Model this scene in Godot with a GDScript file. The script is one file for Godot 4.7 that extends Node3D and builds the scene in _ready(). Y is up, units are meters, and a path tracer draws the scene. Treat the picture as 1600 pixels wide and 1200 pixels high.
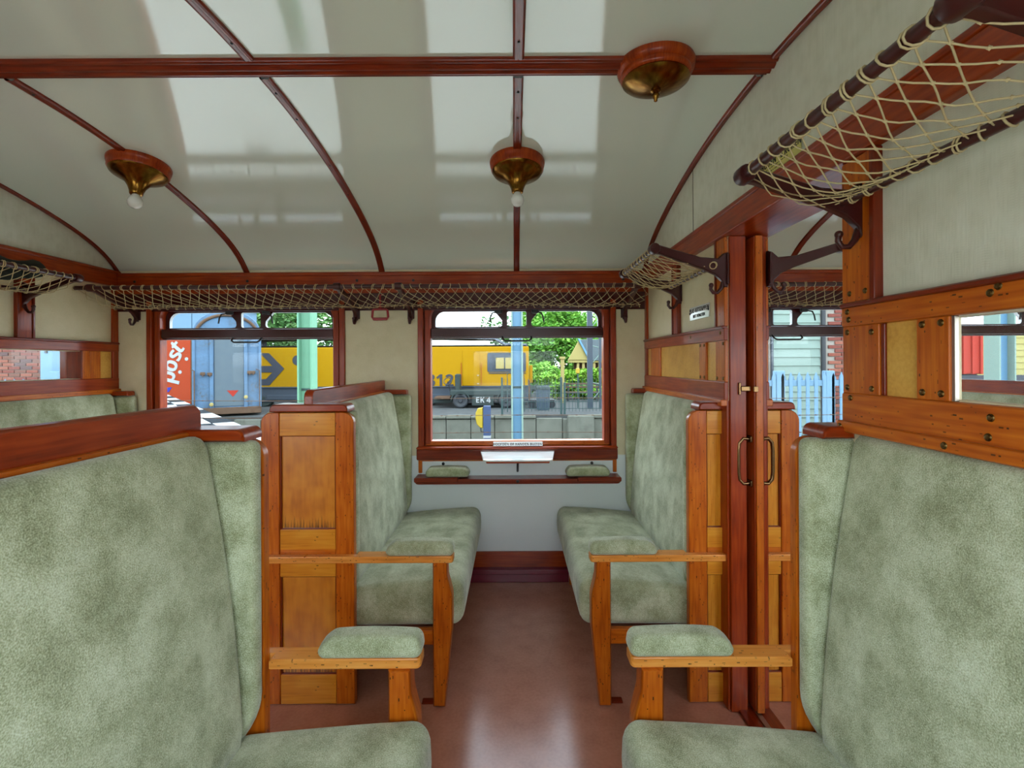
extends Node3D
# Interior of an old railway carriage: two facing plush benches, luggage nets, a sliding door, and a rail yard outside.
# World: x along the coach (0 = middle of the bay), y up from the coach floor, z = -distance from the camera plane.

const FAR_D := 3.2      # inner face of the wall with the windows
const NEAR_D := -0.12   # inner face of the wall behind the camera
const XR := 0.835       # partition on the right, its two faces
const XR2 := 0.985
const XRB := 0.865     # back of the thin part of the right partition, towards the camera
const XL := -2.575      # partition on the left, its two faces
const XL2 := -2.655
const X_END := 4.45
const X_START := -4.55
const WIN_Y0 := 0.80
const WIN_Y1 := 1.79
const UP := Vector3.UP

var M := {}
var used := {}
var rng := RandomNumberGenerator.new()

func P(x: float, y: float, d: float) -> Vector3:
	return Vector3(x, y, -d)

func srgb(r: float, g: float, b: float) -> Color:
	return Color(r / 255.0, g / 255.0, b / 255.0)

func hash1(i: float, j := 0.0) -> float:
	return fposmod(sin(i * 127.1 + j * 311.7 + 17.3) * 43758.5453, 1.0)

# ---------------------------------------------------------------- mesh builder
class Sh:
	var v := PackedVector3Array()
	var n := PackedVector3Array()
	var t := PackedVector2Array()
	var ix := PackedInt32Array()
	var k := 0

	func vert(p: Vector3, nn: Vector3, uv := Vector2.ZERO) -> int:
		v.append(p)
		n.append(nn)
		t.append(uv)
		return v.size() - 1

	func tri(a: int, b: int, c: int) -> void:
		var g := (v[b] - v[a]).cross(v[c] - v[a])
		if g.dot(n[a] + n[b] + n[c]) > 0.0:
			ix.append_array([a, c, b])
		else:
			ix.append_array([a, b, c])

	func quad(a: int, b: int, c: int, d: int) -> void:
		tri(a, b, c)
		tri(a, c, d)

	func shift() -> Vector2:
		k += 1
		return Vector2(fposmod(sin(k * 12.9898 + v.size() * 0.37) * 43758.5453, 1.0), fposmod(sin(k * 78.233 + v.size() * 0.11) * 24634.6345, 1.0))

	# a box with rounded-looking edges; the grain runs along axis g (the longest one by default)
	func box(c: Vector3, s: Vector3, b := 0.003, g := -1) -> void:
		var h := s * 0.5
		b = minf(b, minf(h.x, minf(h.y, h.z)) * 0.8)
		if g < 0:
			g = s.max_axis_index()
		var off := shift()
		var id := {}
		for sx in [-1, 1]:
			for sy in [-1, 1]:
				for sz in [-1, 1]:
					var sg := Vector3(sx, sy, sz)
					for ax in 3:
						var p := Vector3(sx * (h.x - b), sy * (h.y - b), sz * (h.z - b))
						p[ax] = sg[ax] * h[ax]
						var nn := Vector3.ZERO
						nn[ax] = sg[ax]
						var a1 := (ax + 1) % 3
						var a2 := (ax + 2) % 3
						var uv: Vector2
						if a1 == g:
							uv = Vector2(p[a2] / 0.35, p[a1] / 0.7)
						else:
							uv = Vector2(p[a1] / 0.35, p[a2] / 0.7)
						id[[sx, sy, sz, ax]] = vert(c + p, nn, uv + off + Vector2(ax * 0.31, ax * 0.17))
		for ax in 3:
			var a1 := (ax + 1) % 3
			var a2 := (ax + 2) % 3
			for sg in [-1, 1]:
				var q := []
				for e in [[-1, -1], [1, -1], [1, 1], [-1, 1]]:
					var key := [0, 0, 0, ax]
					key[ax] = sg
					key[a1] = e[0]
					key[a2] = e[1]
					q.append(id[key])
				quad(q[0], q[1], q[2], q[3])
			# edges along ax
			for s1 in [-1, 1]:
				for s2 in [-1, 1]:
					var q2 := []
					for e in [[-1, a1], [1, a1], [1, a2], [-1, a2]]:
						var key := [0, 0, 0, e[1]]
						key[ax] = e[0]
						key[a1] = s1
						key[a2] = s2
						q2.append(id[key])
					quad(q2[0], q2[1], q2[2], q2[3])
		for sx in [-1, 1]:
			for sy in [-1, 1]:
				for sz in [-1, 1]:
					tri(id[[sx, sy, sz, 0]], id[[sx, sy, sz, 1]], id[[sx, sy, sz, 2]])

	func span(a: Vector3, b: Vector3, bev := 0.003, g := -1) -> void:
		box((a + b) * 0.5, (b - a).abs(), bev, g)

	# outline (u, v) in the plane of eu and ev, from w0 to w1 along ew, edges eased by b
	func prism(pts: PackedVector2Array, o: Vector3, eu: Vector3, ev: Vector3, ew: Vector3, w0: float, w1: float, b := 0.002, grain_u := false, uvs := Vector2(0.35, 0.7)) -> void:
		var m := pts.size()
		if Geometry2D.is_polygon_clockwise(pts):
			pts = pts.duplicate()
			pts.reverse()
		var off := shift()
		var en := []
		for i in m:
			var e := (pts[(i + 1) % m] - pts[i]).normalized()
			en.append(Vector2(e.y, -e.x))
		var ins := PackedVector2Array()
		for i in m:
			var a: Vector2 = en[(i + m - 1) % m]
			var c: Vector2 = en[i]
			var s := a + c
			var mit := s / maxf(0.35, s.dot(a)) if s.length() > 0.1 else a
			ins.append(pts[i] - mit * b)
		var tris := Geometry2D.triangulate_polygon(ins)
		var uvof := func(p: Vector2) -> Vector2:
			return (Vector2(p.y, p.x) if grain_u else p) / uvs + off
		for side in [0, 1]:
			var w := w1 if side else w0
			var nn := ew if side else -ew
			var first := v.size()
			for p in ins:
				vert(o + eu * p.x + ev * p.y + ew * w, nn, uvof.call(p))
			for q in range(0, tris.size(), 3):
				tri(first + tris[q], first + tris[q + 1], first + tris[q + 2])
		for i in m:
			var j := (i + 1) % m
			var c: Vector2 = en[i]
			var a: Vector2 = en[(i + m - 1) % m]
			var d: Vector2 = en[j]
			var ni: Vector2 = (a + c).normalized() if a.dot(c) > 0.6 else c
			var nj: Vector2 = (d + c).normalized() if d.dot(c) > 0.6 else c
			var ids := []
			for r in 4:
				var w: float = [w0, w0 + b, w1 - b, w1][r]
				var pi := ins[i] if r == 0 or r == 3 else pts[i]
				var pj := ins[j] if r == 0 or r == 3 else pts[j]
				var n1 := eu * ni.x + ev * ni.y
				var n2 := eu * nj.x + ev * nj.y
				if r == 0:
					n1 = (n1 - ew).normalized()
					n2 = (n2 - ew).normalized()
				if r == 3:
					n1 = (n1 + ew).normalized()
					n2 = (n2 + ew).normalized()
				ids.append(vert(o + eu * pi.x + ev * pi.y + ew * w, n1, uvof.call(pi) + Vector2(w / 0.35, 0)))
				ids.append(vert(o + eu * pj.x + ev * pj.y + ew * w, n2, uvof.call(pj) + Vector2(w / 0.35, 0)))
			for r in 3:
				quad(ids[r * 2], ids[r * 2 + 1], ids[r * 2 + 3], ids[r * 2 + 2])

	func tube(path: PackedVector3Array, r: float, sides := 6, closed := false, radii := PackedFloat32Array()) -> void:
		var m := path.size()
		if m < 2:
			return
		var first := v.size()
		var tan0 := (path[1] - path[0]).normalized()
		var side := tan0.cross(Vector3.UP)
		if side.length() < 0.1:
			side = tan0.cross(Vector3.RIGHT)
		side = side.normalized()
		var along := 0.0
		for i in m:
			var a := path[(i + m - 1) % m] if closed or i > 0 else path[i]
			var b := path[(i + 1) % m] if closed or i < m - 1 else path[i]
			var tg := (b - a).normalized()
			side = (side - tg * side.dot(tg)).normalized()
			var up := side.cross(tg)
			var rr := radii[i] if radii.size() > i else r
			if i > 0:
				along += path[i].distance_to(path[i - 1])
			for q in sides:
				var an := TAU * q / sides
				var nn := side * cos(an) + up * sin(an)
				vert(path[i] + nn * rr, nn, Vector2(float(q) / sides * 0.3, along / 0.7))
		var last := m if closed else m - 1
		for i in last:
			for q in sides:
				var q2 := (q + 1) % sides
				var i2 := (i + 1) % m
				quad(first + i * sides + q, first + i * sides + q2, first + i2 * sides + q2, first + i2 * sides + q)
		if not closed:
			for e in [0, m - 1]:
				var nn := (path[e] - path[1 if e == 0 else m - 2]).normalized()
				var cap := []
				for q in sides:
					cap.append(vert(v[first + e * sides + q], nn, Vector2(0.1, 0.1)))
				for q in range(1, sides - 1):
					tri(cap[0], cap[q], cap[q + 1])

	# profile of (radius, height) turned round the axis b.y through o
	func lathe(prof: PackedVector2Array, o: Vector3, b := Basis(), seg := 24) -> void:
		var m := prof.size()
		for i in m - 1:
			var p := prof[i]
			var q := prof[i + 1]
			if p.is_equal_approx(q):
				continue
			var e := (q - p).normalized()
			var fn := Vector2(e.y, -e.x)
			var np := fn
			var nq := fn
			if i > 0 and not prof[i - 1].is_equal_approx(p):
				var e0 := (p - prof[i - 1]).normalized()
				if e0.dot(e) > 0.55:
					np = (fn + Vector2(e0.y, -e0.x)).normalized()
			if i < m - 2 and not prof[i + 2].is_equal_approx(q):
				var e2 := (prof[i + 2] - q).normalized()
				if e2.dot(e) > 0.55:
					nq = (fn + Vector2(e2.y, -e2.x)).normalized()
			var first := v.size()
			for s in seg + 1:
				var an := TAU * s / seg
				var c := cos(an)
				var d := sin(an)
				vert(o + b * Vector3(p.x * c, p.y, p.x * d), b * Vector3(np.x * c, np.y, np.x * d), Vector2(s * 0.08, p.y * 3.0 + p.x * 3.0))
				vert(o + b * Vector3(q.x * c, q.y, q.x * d), b * Vector3(nq.x * c, nq.y, nq.x * d), Vector2(s * 0.08, q.y * 3.0 + q.x * 3.0))
			for s in seg:
				quad(first + s * 2, first + s * 2 + 1, first + s * 2 + 3, first + s * 2 + 2)

	# a grid of points (rows of equal length), smooth
	func patch(g: Array, uvs := Vector2(1, 1), facing := Vector3.ZERO) -> void:
		var nu := g.size()
		var nv: int = g[0].size()
		var first := v.size()
		var vv := 0.0
		for i in nu:
			var uu := 0.0
			if i > 0:
				vv += (g[i][nv / 2] as Vector3).distance_to(g[i - 1][nv / 2])
			for j in nv:
				var du: Vector3 = g[mini(i + 1, nu - 1)][j] - g[maxi(i - 1, 0)][j]
				var dv: Vector3 = g[i][mini(j + 1, nv - 1)] - g[i][maxi(j - 1, 0)]
				var nn := du.cross(dv).normalized()
				if facing != Vector3.ZERO and nn.dot(facing) < 0.0:
					nn = -nn
				if j > 0:
					uu += (g[i][j] as Vector3).distance_to(g[i][j - 1])
				vert(g[i][j], nn, Vector2(uu, vv) / uvs)
		for i in nu - 1:
			for j in nv - 1:
				quad(first + i * nv + j, first + i * nv + j + 1, first + (i + 1) * nv + j + 1, first + (i + 1) * nv + j)

	# a rounded block; f (optional) moves each point
	func cushion(c: Vector3, s: Vector3, r: float, f = null, cell := 0.06) -> void:
		var h := s * 0.5
		r = minf(r, minf(h.x, minf(h.y, h.z)) * 0.98)
		var lists := []
		for ax in 3:
			var l := PackedFloat32Array()
			for q in 5:
				l.append(-h[ax] + r * (1.0 - cos(q / 4.0 * PI / 2)) if q < 4 else -h[ax] + r)
			var mid := maxi(1, int(ceil((s[ax] - 2 * r) / cell)))
			for q in range(1, mid):
				l.append(-h[ax] + r + (s[ax] - 2 * r) * q / mid)
			for q in range(4, -1, -1):
				l.append(h[ax] - r * (1.0 - cos(q / 4.0 * PI / 2)) if q < 4 else h[ax] - r)
			lists.append(l)
		var where := {}
		var sums := {}
		var faces := []
		for ax in 3:
			var a1 := (ax + 1) % 3
			var a2 := (ax + 2) % 3
			for sg in [-1, 1]:
				var ids := []
				for p1 in lists[a1]:
					var row := []
					for p2 in lists[a2]:
						var p := Vector3.ZERO
						p[ax] = sg * h[ax]
						p[a1] = p1
						p[a2] = p2
						var inner := p.clamp(-h + Vector3.ONE * r, h - Vector3.ONE * r)
						var dir := (p - inner).normalized()
						var q := inner + dir * r
						var uv := Vector2(q[a1], q[a2])
						if f != null:
							q = f.call(q)
						var id := vert(c + q, dir, uv)
						row.append(id)
					ids.append(row)
				faces.append(ids)
		for ids in faces:
			for i in ids.size() - 1:
				for j in ids[0].size() - 1:
					quad(ids[i][j], ids[i + 1][j], ids[i + 1][j + 1], ids[i][j + 1])
					for q in [[ids[i][j], ids[i + 1][j], ids[i + 1][j + 1]], [ids[i][j], ids[i + 1][j + 1], ids[i][j + 1]]]:
						var g := (v[q[1]] - v[q[0]]).cross(v[q[2]] - v[q[0]])
						if g.dot(n[q[0]] + n[q[1]] + n[q[2]]) < 0.0:
							g = -g
						for w in q:
							var key := (v[w] * 20000.0).round()
							sums[key] = sums.get(key, Vector3.ZERO) + g
		for ids in faces:
			for row in ids:
				for w in row:
					var key := (v[w] * 20000.0).round()
					var nn: Vector3 = sums.get(key, n[w])
					if nn.length() > 1e-12:
						n[w] = nn.normalized()

	func mesh() -> ArrayMesh:
		var a := []
		a.resize(Mesh.ARRAY_MAX)
		a[Mesh.ARRAY_VERTEX] = v
		a[Mesh.ARRAY_NORMAL] = n
		a[Mesh.ARRAY_TEX_UV] = t
		a[Mesh.ARRAY_INDEX] = ix
		var am := ArrayMesh.new()
		am.add_surface_from_arrays(Mesh.PRIMITIVE_TRIANGLES, a)
		return am

# ---------------------------------------------------------------- scene helpers
func numbered(called: String) -> String:
	if not used.has(called):
		used[called] = 0
		return called
	used[called] += 1
	return "%s_%03d" % [called, used[called]]

func obj(called: String, sh: Sh, m: Material, parent: Node3D = null) -> MeshInstance3D:
	var o := MeshInstance3D.new()
	o.mesh = sh.mesh()
	o.material_override = m
	if parent == null:
		o.name = numbered(called)
		add_child(o)
	else:
		o.name = called
		parent.add_child(o, true)
	return o

func put(called: String, mesh: Mesh, m: Material, parent: Node3D, xf: Transform3D) -> MeshInstance3D:
	var o := MeshInstance3D.new()
	o.mesh = mesh
	o.material_override = m
	o.transform = xf
	o.name = called
	parent.add_child(o, true)
	return o

func thing(called: String, label: String, category: String, group := "", at := Vector3.ZERO) -> Node3D:
	var o := Node3D.new()
	o.name = numbered(called)
	add_child(o)
	o.position = at
	tag(o, label, category, group)
	return o

func tag(o: Node3D, label: String, category: String, group := "") -> void:
	o.set_meta("label", label)
	o.set_meta("category", category)
	if group:
		o.set_meta("group", group)

func struct(called: String, label := "", category := "") -> Node3D:
	var o := Node3D.new()
	o.name = numbered(called)
	add_child(o)
	o.set_meta("kind", "structure")
	if label:
		o.set_meta("label", label)
		o.set_meta("category", category)
	return o

func one(called: String, a: Vector3, b: Vector3, m: Material, parent: Node3D, bev := 0.003, g := -1) -> MeshInstance3D:
	var s := Sh.new()
	s.span(a, b, bev, g)
	return obj(called, s, m, parent)

func lettering(called: String, text: String, size: float, m: Material, parent: Node3D, at: Vector3, right: Vector3, up: Vector3, depth := 0.002) -> MeshInstance3D:
	var tm := TextMesh.new()
	var f := SystemFont.new()
	f.font_names = PackedStringArray(["Droid Sans"])
	f.font_weight = 700
	tm.font = f
	tm.text = text
	tm.font_size = 48
	tm.pixel_size = size / 34.0
	tm.depth = depth
	tm.curve_step = 4.0
	return put(called, tm, m, parent, Transform3D(Basis(right, up, right.cross(up)), at))

func arc(c: Vector2, r: float, a0: float, a1: float, k := 6) -> PackedVector2Array:
	var l := PackedVector2Array()
	for i in k + 1:
		var a := deg_to_rad(lerpf(a0, a1, float(i) / k))
		l.append(c + Vector2(cos(a), sin(a)) * r)
	return l

func rounded(x0: float, y0: float, x1: float, y1: float, r: Array) -> PackedVector2Array:   # radii: lower left, lower right, upper right, upper left
	var l := PackedVector2Array()
	var cs := [Vector2(x0 + r[0], y0 + r[0]), Vector2(x1 - r[1], y0 + r[1]), Vector2(x1 - r[2], y1 - r[2]), Vector2(x0 + r[3], y1 - r[3])]
	for i in 4:
		if r[i] < 0.0005:
			l.append(cs[i])
		else:
			l.append_array(arc(cs[i], r[i], 180 + i * 90, 270 + i * 90))
	return l

# height of the curved ceiling at distance d
func ceil_y(d: float) -> float:
	var t := d - 1.65
	return 2.375 - 0.127 * t * t - 0.085 * pow(absf(t) / 1.55, 14.0) * (1.0 if t > 0 else 0.0)

func _ready() -> void:
	rng.seed = 7
	# camera: level, a rising lens, a slight roll as in the photograph
	var cam := Camera3D.new()
	cam.name = "camera"
	cam.projection = Camera3D.PROJECTION_FRUSTUM
	cam.near = 0.05
	cam.far = 400.0
	cam.size = 0.05 * 1200.0 / 777.0
	cam.frustum_offset = Vector2(-3.0, -32.0) / 777.0 * 0.05
	cam.position = P(-0.02, 1.39, 0.0)
	cam.rotation.z = deg_to_rad(-0.3)
	add_child(cam)
	cam.current = true
	# overcast daylight
	var env := Environment.new()
	var sky := Sky.new()
	var sm := ProceduralSkyMaterial.new()
	sm.sky_top_color = Color(0.86, 0.94, 1.0)
	sm.sky_horizon_color = Color(0.91, 0.97, 1.0)
	sm.ground_horizon_color = Color(0.5, 0.5, 0.48)
	sm.ground_bottom_color = Color(0.4, 0.4, 0.38)
	sm.sky_energy_multiplier = 1.0
	sky.sky_material = sm
	env.background_mode = Environment.BG_SKY
	env.sky = sky
	env.background_energy_multiplier = 9.6
	env.tonemap_mode = Environment.TONE_MAPPER_LINEAR
	env.tonemap_exposure = 1.0
	env.sdfgi_enabled = true
	env.ssao_enabled = true
	env.ssil_enabled = true
	var we := WorldEnvironment.new()
	we.name = "environment"
	we.environment = env
	add_child(we)

	materials()
	# the setting
	floor_slab()
	outer_wall("wall_far", FAR_D, FAR_D + 0.08)
	outer_wall("wall_near", NEAR_D, NEAR_D - 0.08)
	ceiling()
	partitions()
	for x in window_xs():
		window(x, FAR_D, false, M.glass_dimming)
	for x in window_xs():
		window(x, NEAR_D, true, M.glass)
	far_wall_trim()
	door()
	ground()

	# benches and dividers
	bench("plush bench facing right beneath the middle window, left of the table", -0.866, 1.0, 2.03, 1.0, 1.165, 0.62, 0.0)
	bench("plush bench facing left against the right partition, right of the table", 0.88, -1.0, 2.03, 1.0, 1.165, 0.62, 0.045)
	bench("plush bench nearest the camera at lower left, facing right", -0.866, 1.0, 1.33, -1.0, 1.43, 0.62, 0.0)
	bench("plush bench nearest the camera at lower right, facing left", 0.905, -1.0, 1.33, -1.0, 1.43, 0.645, 0.07)
	bench("plush bench under the left window that backs onto the middle bay bench", -0.866, -1.0, 2.03, 1.0, 1.165, 0.62, 0.0)
	bench("plush bench at far left below the window of the left partition", -2.62, 1.0, 2.03, 1.0, 1.165, 0.62, 0.045)
	bench("plush bench beyond the open door, backing onto the right partition", 0.955, 1.0, 2.03, 1.0, 1.165, 0.62, 0.03)
	bench("plush bench of the next compartment seen through the right partition window", 2.61, -1.0, 2.03, 1.0, 1.165, 0.62, 0.0)
	divider("seat_divider", "panelled wooden seat end with water stained veneer left of the middle table", -0.866, -0.19, 0.19, 2.03, 1.0, 1.165, true, true)
	divider("seat_divider", "narrow panelled seat end beside the open door jamb", 0.88, -0.19, -0.012, 2.03, 1.0, 1.165, false, false)
	divider("seat_divider", "broad reddish head board and seat end at lower left near the camera", -0.866, -0.19, 0.19, 1.33, -1.0, 1.43, true, false)
	divider("seat_divider", "seat end edge at lower right beside the near bench wing", 0.905, -0.19, -0.07, 1.33, -1.0, 1.43, false, false)
	divider("seat_divider", "dark seat end at far left against the left partition", -2.62, 0.045, 0.19, 2.03, 1.0, 1.165, false, false)
	divider("seat_divider", "panelled seat end seen through the open doorway", 0.955, 0.03, 0.19, 2.03, 1.0, 1.165, false, false)
	divider("seat_divider", "head board of the next compartment seen through the right partition window", 2.61, -0.19, 0.19, 2.03, 1.0, 1.165, true, false)

	# luggage racks
	var B := Vector3.BACK
	rack("long luggage rack above both windows with four brackets", P(-2.53, 0, FAR_D), Vector3.RIGHT, B, 3.30, [0.09, 1.50, 1.85, 3.22], 0.355, 1.835, 1.755, 0.055, true)
	rack("luggage rack over the window beyond the doorway", P(1.04, 0, FAR_D), Vector3.RIGHT, B, 3.2, [0.06, 1.55, 3.1], 0.355, 1.835, 1.755, 0.055, true)
	rack("large luggage rack in the upper right corner nearest the camera", P(XR, 0, 1.208), B, Vector3.LEFT, 0.60, [0.0, 0.585], 0.292, 1.845, 1.775, 0.047, true)
	rack("short luggage rack on the right partition between door and window", P(XR, 0, 2.55), B, Vector3.LEFT, 0.57, [0.01, 0.56], 0.292, 1.845, 1.775, 0.047, true)
	rack("luggage rack on the left partition at the left edge", P(XL, 0, 2.59), B, Vector3.RIGHT, 0.62, [0.01, 0.60], 0.292, 1.845, 1.775, 0.047, true)
	rack("netless luggage rack arm beyond the doorway", P(XR2, 0, 2.55), B, Vector3.RIGHT, 0.59, [0.01, 0.58], 0.292, 1.845, 1.775, 0.047, false)
	stowed_cloth()

	# lamps
	bulb_lamp("brass bell lamp with bare bulb above the middle bay", 0.0, 2.30)
	bulb_lamp("brass bell lamp with bare bulb above the left bay", -1.745, 2.30)
	dome_lamp(0.452, 1.640)

	# small fittings
	fold_table(0.0, "small glossy white folding table under the middle window")
	fold_table(-1.74, "small white folding table under the left window")
	elbow_pad(-0.44, "green elbow pad on the ledge left below the middle window")
	elbow_pad(0.44, "green elbow pad on the ledge right below the middle window")
	emergency_handle()
	signs()

	# outside
	column("slim blue platform column with pale flanges outside the middle window", 0.022, 6.8, 0.16, M.sky_blue, M.pale_green)
	column("mint green platform column outside the left window", -2.72, 6.5, 0.19, M.mint, M.mint)
	column("pale green and blue platform column outside the far right window", 6.33, 6.5, 0.22, M.sky_blue, M.pale_green)
	locomotive()
	small_truck()
	goods_van()
	mail_van()
	fence()
	yard_items()
	strands()
	buildings()
	blue_shed()
	greenery()
# ---------------------------------------------------------------- materials
func noise_img(w: int, h: int, freq: float, sd: int, oct := 3) -> Image:
	var f := FastNoiseLite.new()
	f.seed = sd
	f.noise_type = FastNoiseLite.TYPE_SIMPLEX_SMOOTH
	f.frequency = freq
	f.fractal_octaves = oct
	var im := f.get_seamless_image(w, h)
	im.convert(Image.FORMAT_L8)
	return im

func mix_img(w: int, h: int, layers: Array, ramp: Array, bias := 0.0) -> Image:
	# layers: [Image, weight]; ramp: colours from low to high
	var im := Image.create(w, h, false, Image.FORMAT_RGB8)
	var data := PackedByteArray()
	data.resize(w * h * 3)
	var src := []
	var wt := PackedFloat32Array()
	for l in layers:
		src.append((l[0] as Image).get_data())
		wt.append(l[1])
	var table := []
	for i in 256:
		var x := i / 255.0 * (ramp.size() - 1)
		var a := mini(int(x), ramp.size() - 2)
		table.append((ramp[a] as Color).lerp(ramp[a + 1], x - a))
	for i in w * h:
		var s := bias
		for q in wt.size():
			s += wt[q] * src[q][i]
		var c: Color = table[clampi(int(s), 0, 255)]
		data[i * 3] = int(c.r * 255)
		data[i * 3 + 1] = int(c.g * 255)
		data[i * 3 + 2] = int(c.b * 255)
	im.set_data(w, h, false, Image.FORMAT_RGB8, data)
	return im

func tex(im: Image) -> ImageTexture:
	return ImageTexture.create_from_image(im)

func mat(c: Color, rough := 0.6, metal := 0.0, spec := 0.5) -> StandardMaterial3D:
	var m := StandardMaterial3D.new()
	m.albedo_color = c
	m.roughness = rough
	m.metallic = metal
	m.metallic_specular = spec
	return m

func streaks(w: int, h: int, freq: float, sd: int, squeeze: int) -> Image:
	var im := noise_img(w, maxi(8, h / squeeze), freq, sd)
	im.resize(w, h, Image.INTERPOLATE_CUBIC)
	return im

func wood(sd: int, ramp: Array, rough: float, coat: float, flecks := 0) -> StandardMaterial3D:
	var w := 256
	var h := 512
	var im := mix_img(w, h, [[streaks(w, h, 0.09, sd, 16), 0.55], [streaks(w, h, 0.012, sd + 1, 6), 0.35], [noise_img(w, h, 0.008, sd + 2), 0.25]], ramp)
	if flecks > 0:
		var r := RandomNumberGenerator.new()
		r.seed = sd
		for i in flecks:
			var x := r.randi_range(2, w - 4)
			var y := r.randi_range(2, h - 12)
			var c := im.get_pixel(x, y).darkened(r.randf_range(0.35, 0.7))
			im.fill_rect(Rect2i(x, y, r.randi_range(1, 2), r.randi_range(1, 6)), c)
	var m := mat(Color.WHITE, rough, 0.0, 0.36)
	m.albedo_texture = tex(im)
	m.clearcoat_enabled = coat > 0.0
	m.clearcoat = coat
	m.clearcoat_roughness = 0.13
	return m

# a veneer panel with dark water stains that run up from its lower edge
func stained(sd: int) -> StandardMaterial3D:
	var w := 128
	var h := 256
	var im := mix_img(w, h, [[streaks(w, h, 0.05, sd, 8), 0.45], [noise_img(w, h, 0.012, sd + 1), 0.55]], [srgb(182, 98, 16), srgb(212, 128, 30), srgb(230, 152, 46)])
	var f := FastNoiseLite.new()
	f.seed = sd
	f.frequency = 0.11
	for x in w:
		var top := 20.0 + 34.0 * f.get_noise_1d(x) + 10.0 * sin(x * 0.9)
		for y in range(h - int(maxf(top, 2.0)), h):
			var k := clampf((y - (h - top)) / 26.0, 0.0, 1.0) * (0.45 + 0.4 * f.get_noise_2d(x * 3.0, y * 0.4))
			im.set_pixel(x, y, im.get_pixel(x, y).lerp(srgb(46, 22, 8), clampf(k, 0.0, 0.85)))
	var m := mat(Color.WHITE, 0.3)
	m.albedo_texture = tex(im)
	m.clearcoat_enabled = true
	m.clearcoat = 0.5
	m.clearcoat_roughness = 0.15
	return m

func tri(m: StandardMaterial3D, scale: float) -> StandardMaterial3D:
	m.uv1_triplanar = true
	m.uv1_scale = Vector3.ONE * scale
	return m

func speckled(sd: int, ramp: Array, rough: float, scale: float, freq := 0.02, relief := 0.0) -> StandardMaterial3D:
	var im := mix_img(256, 256, [[noise_img(256, 256, freq, sd, 5), 0.6], [noise_img(256, 256, freq * 8, sd + 3, 2), 0.4]], ramp)
	var m := mat(Color.WHITE, rough)
	m.albedo_texture = tex(im)
	if relief > 0.0:
		m.heightmap_enabled = true
		m.heightmap_texture = tex(noise_img(256, 256, 0.08, sd + 9, 4))
		m.heightmap_scale = relief
	return tri(m, scale)

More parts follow.
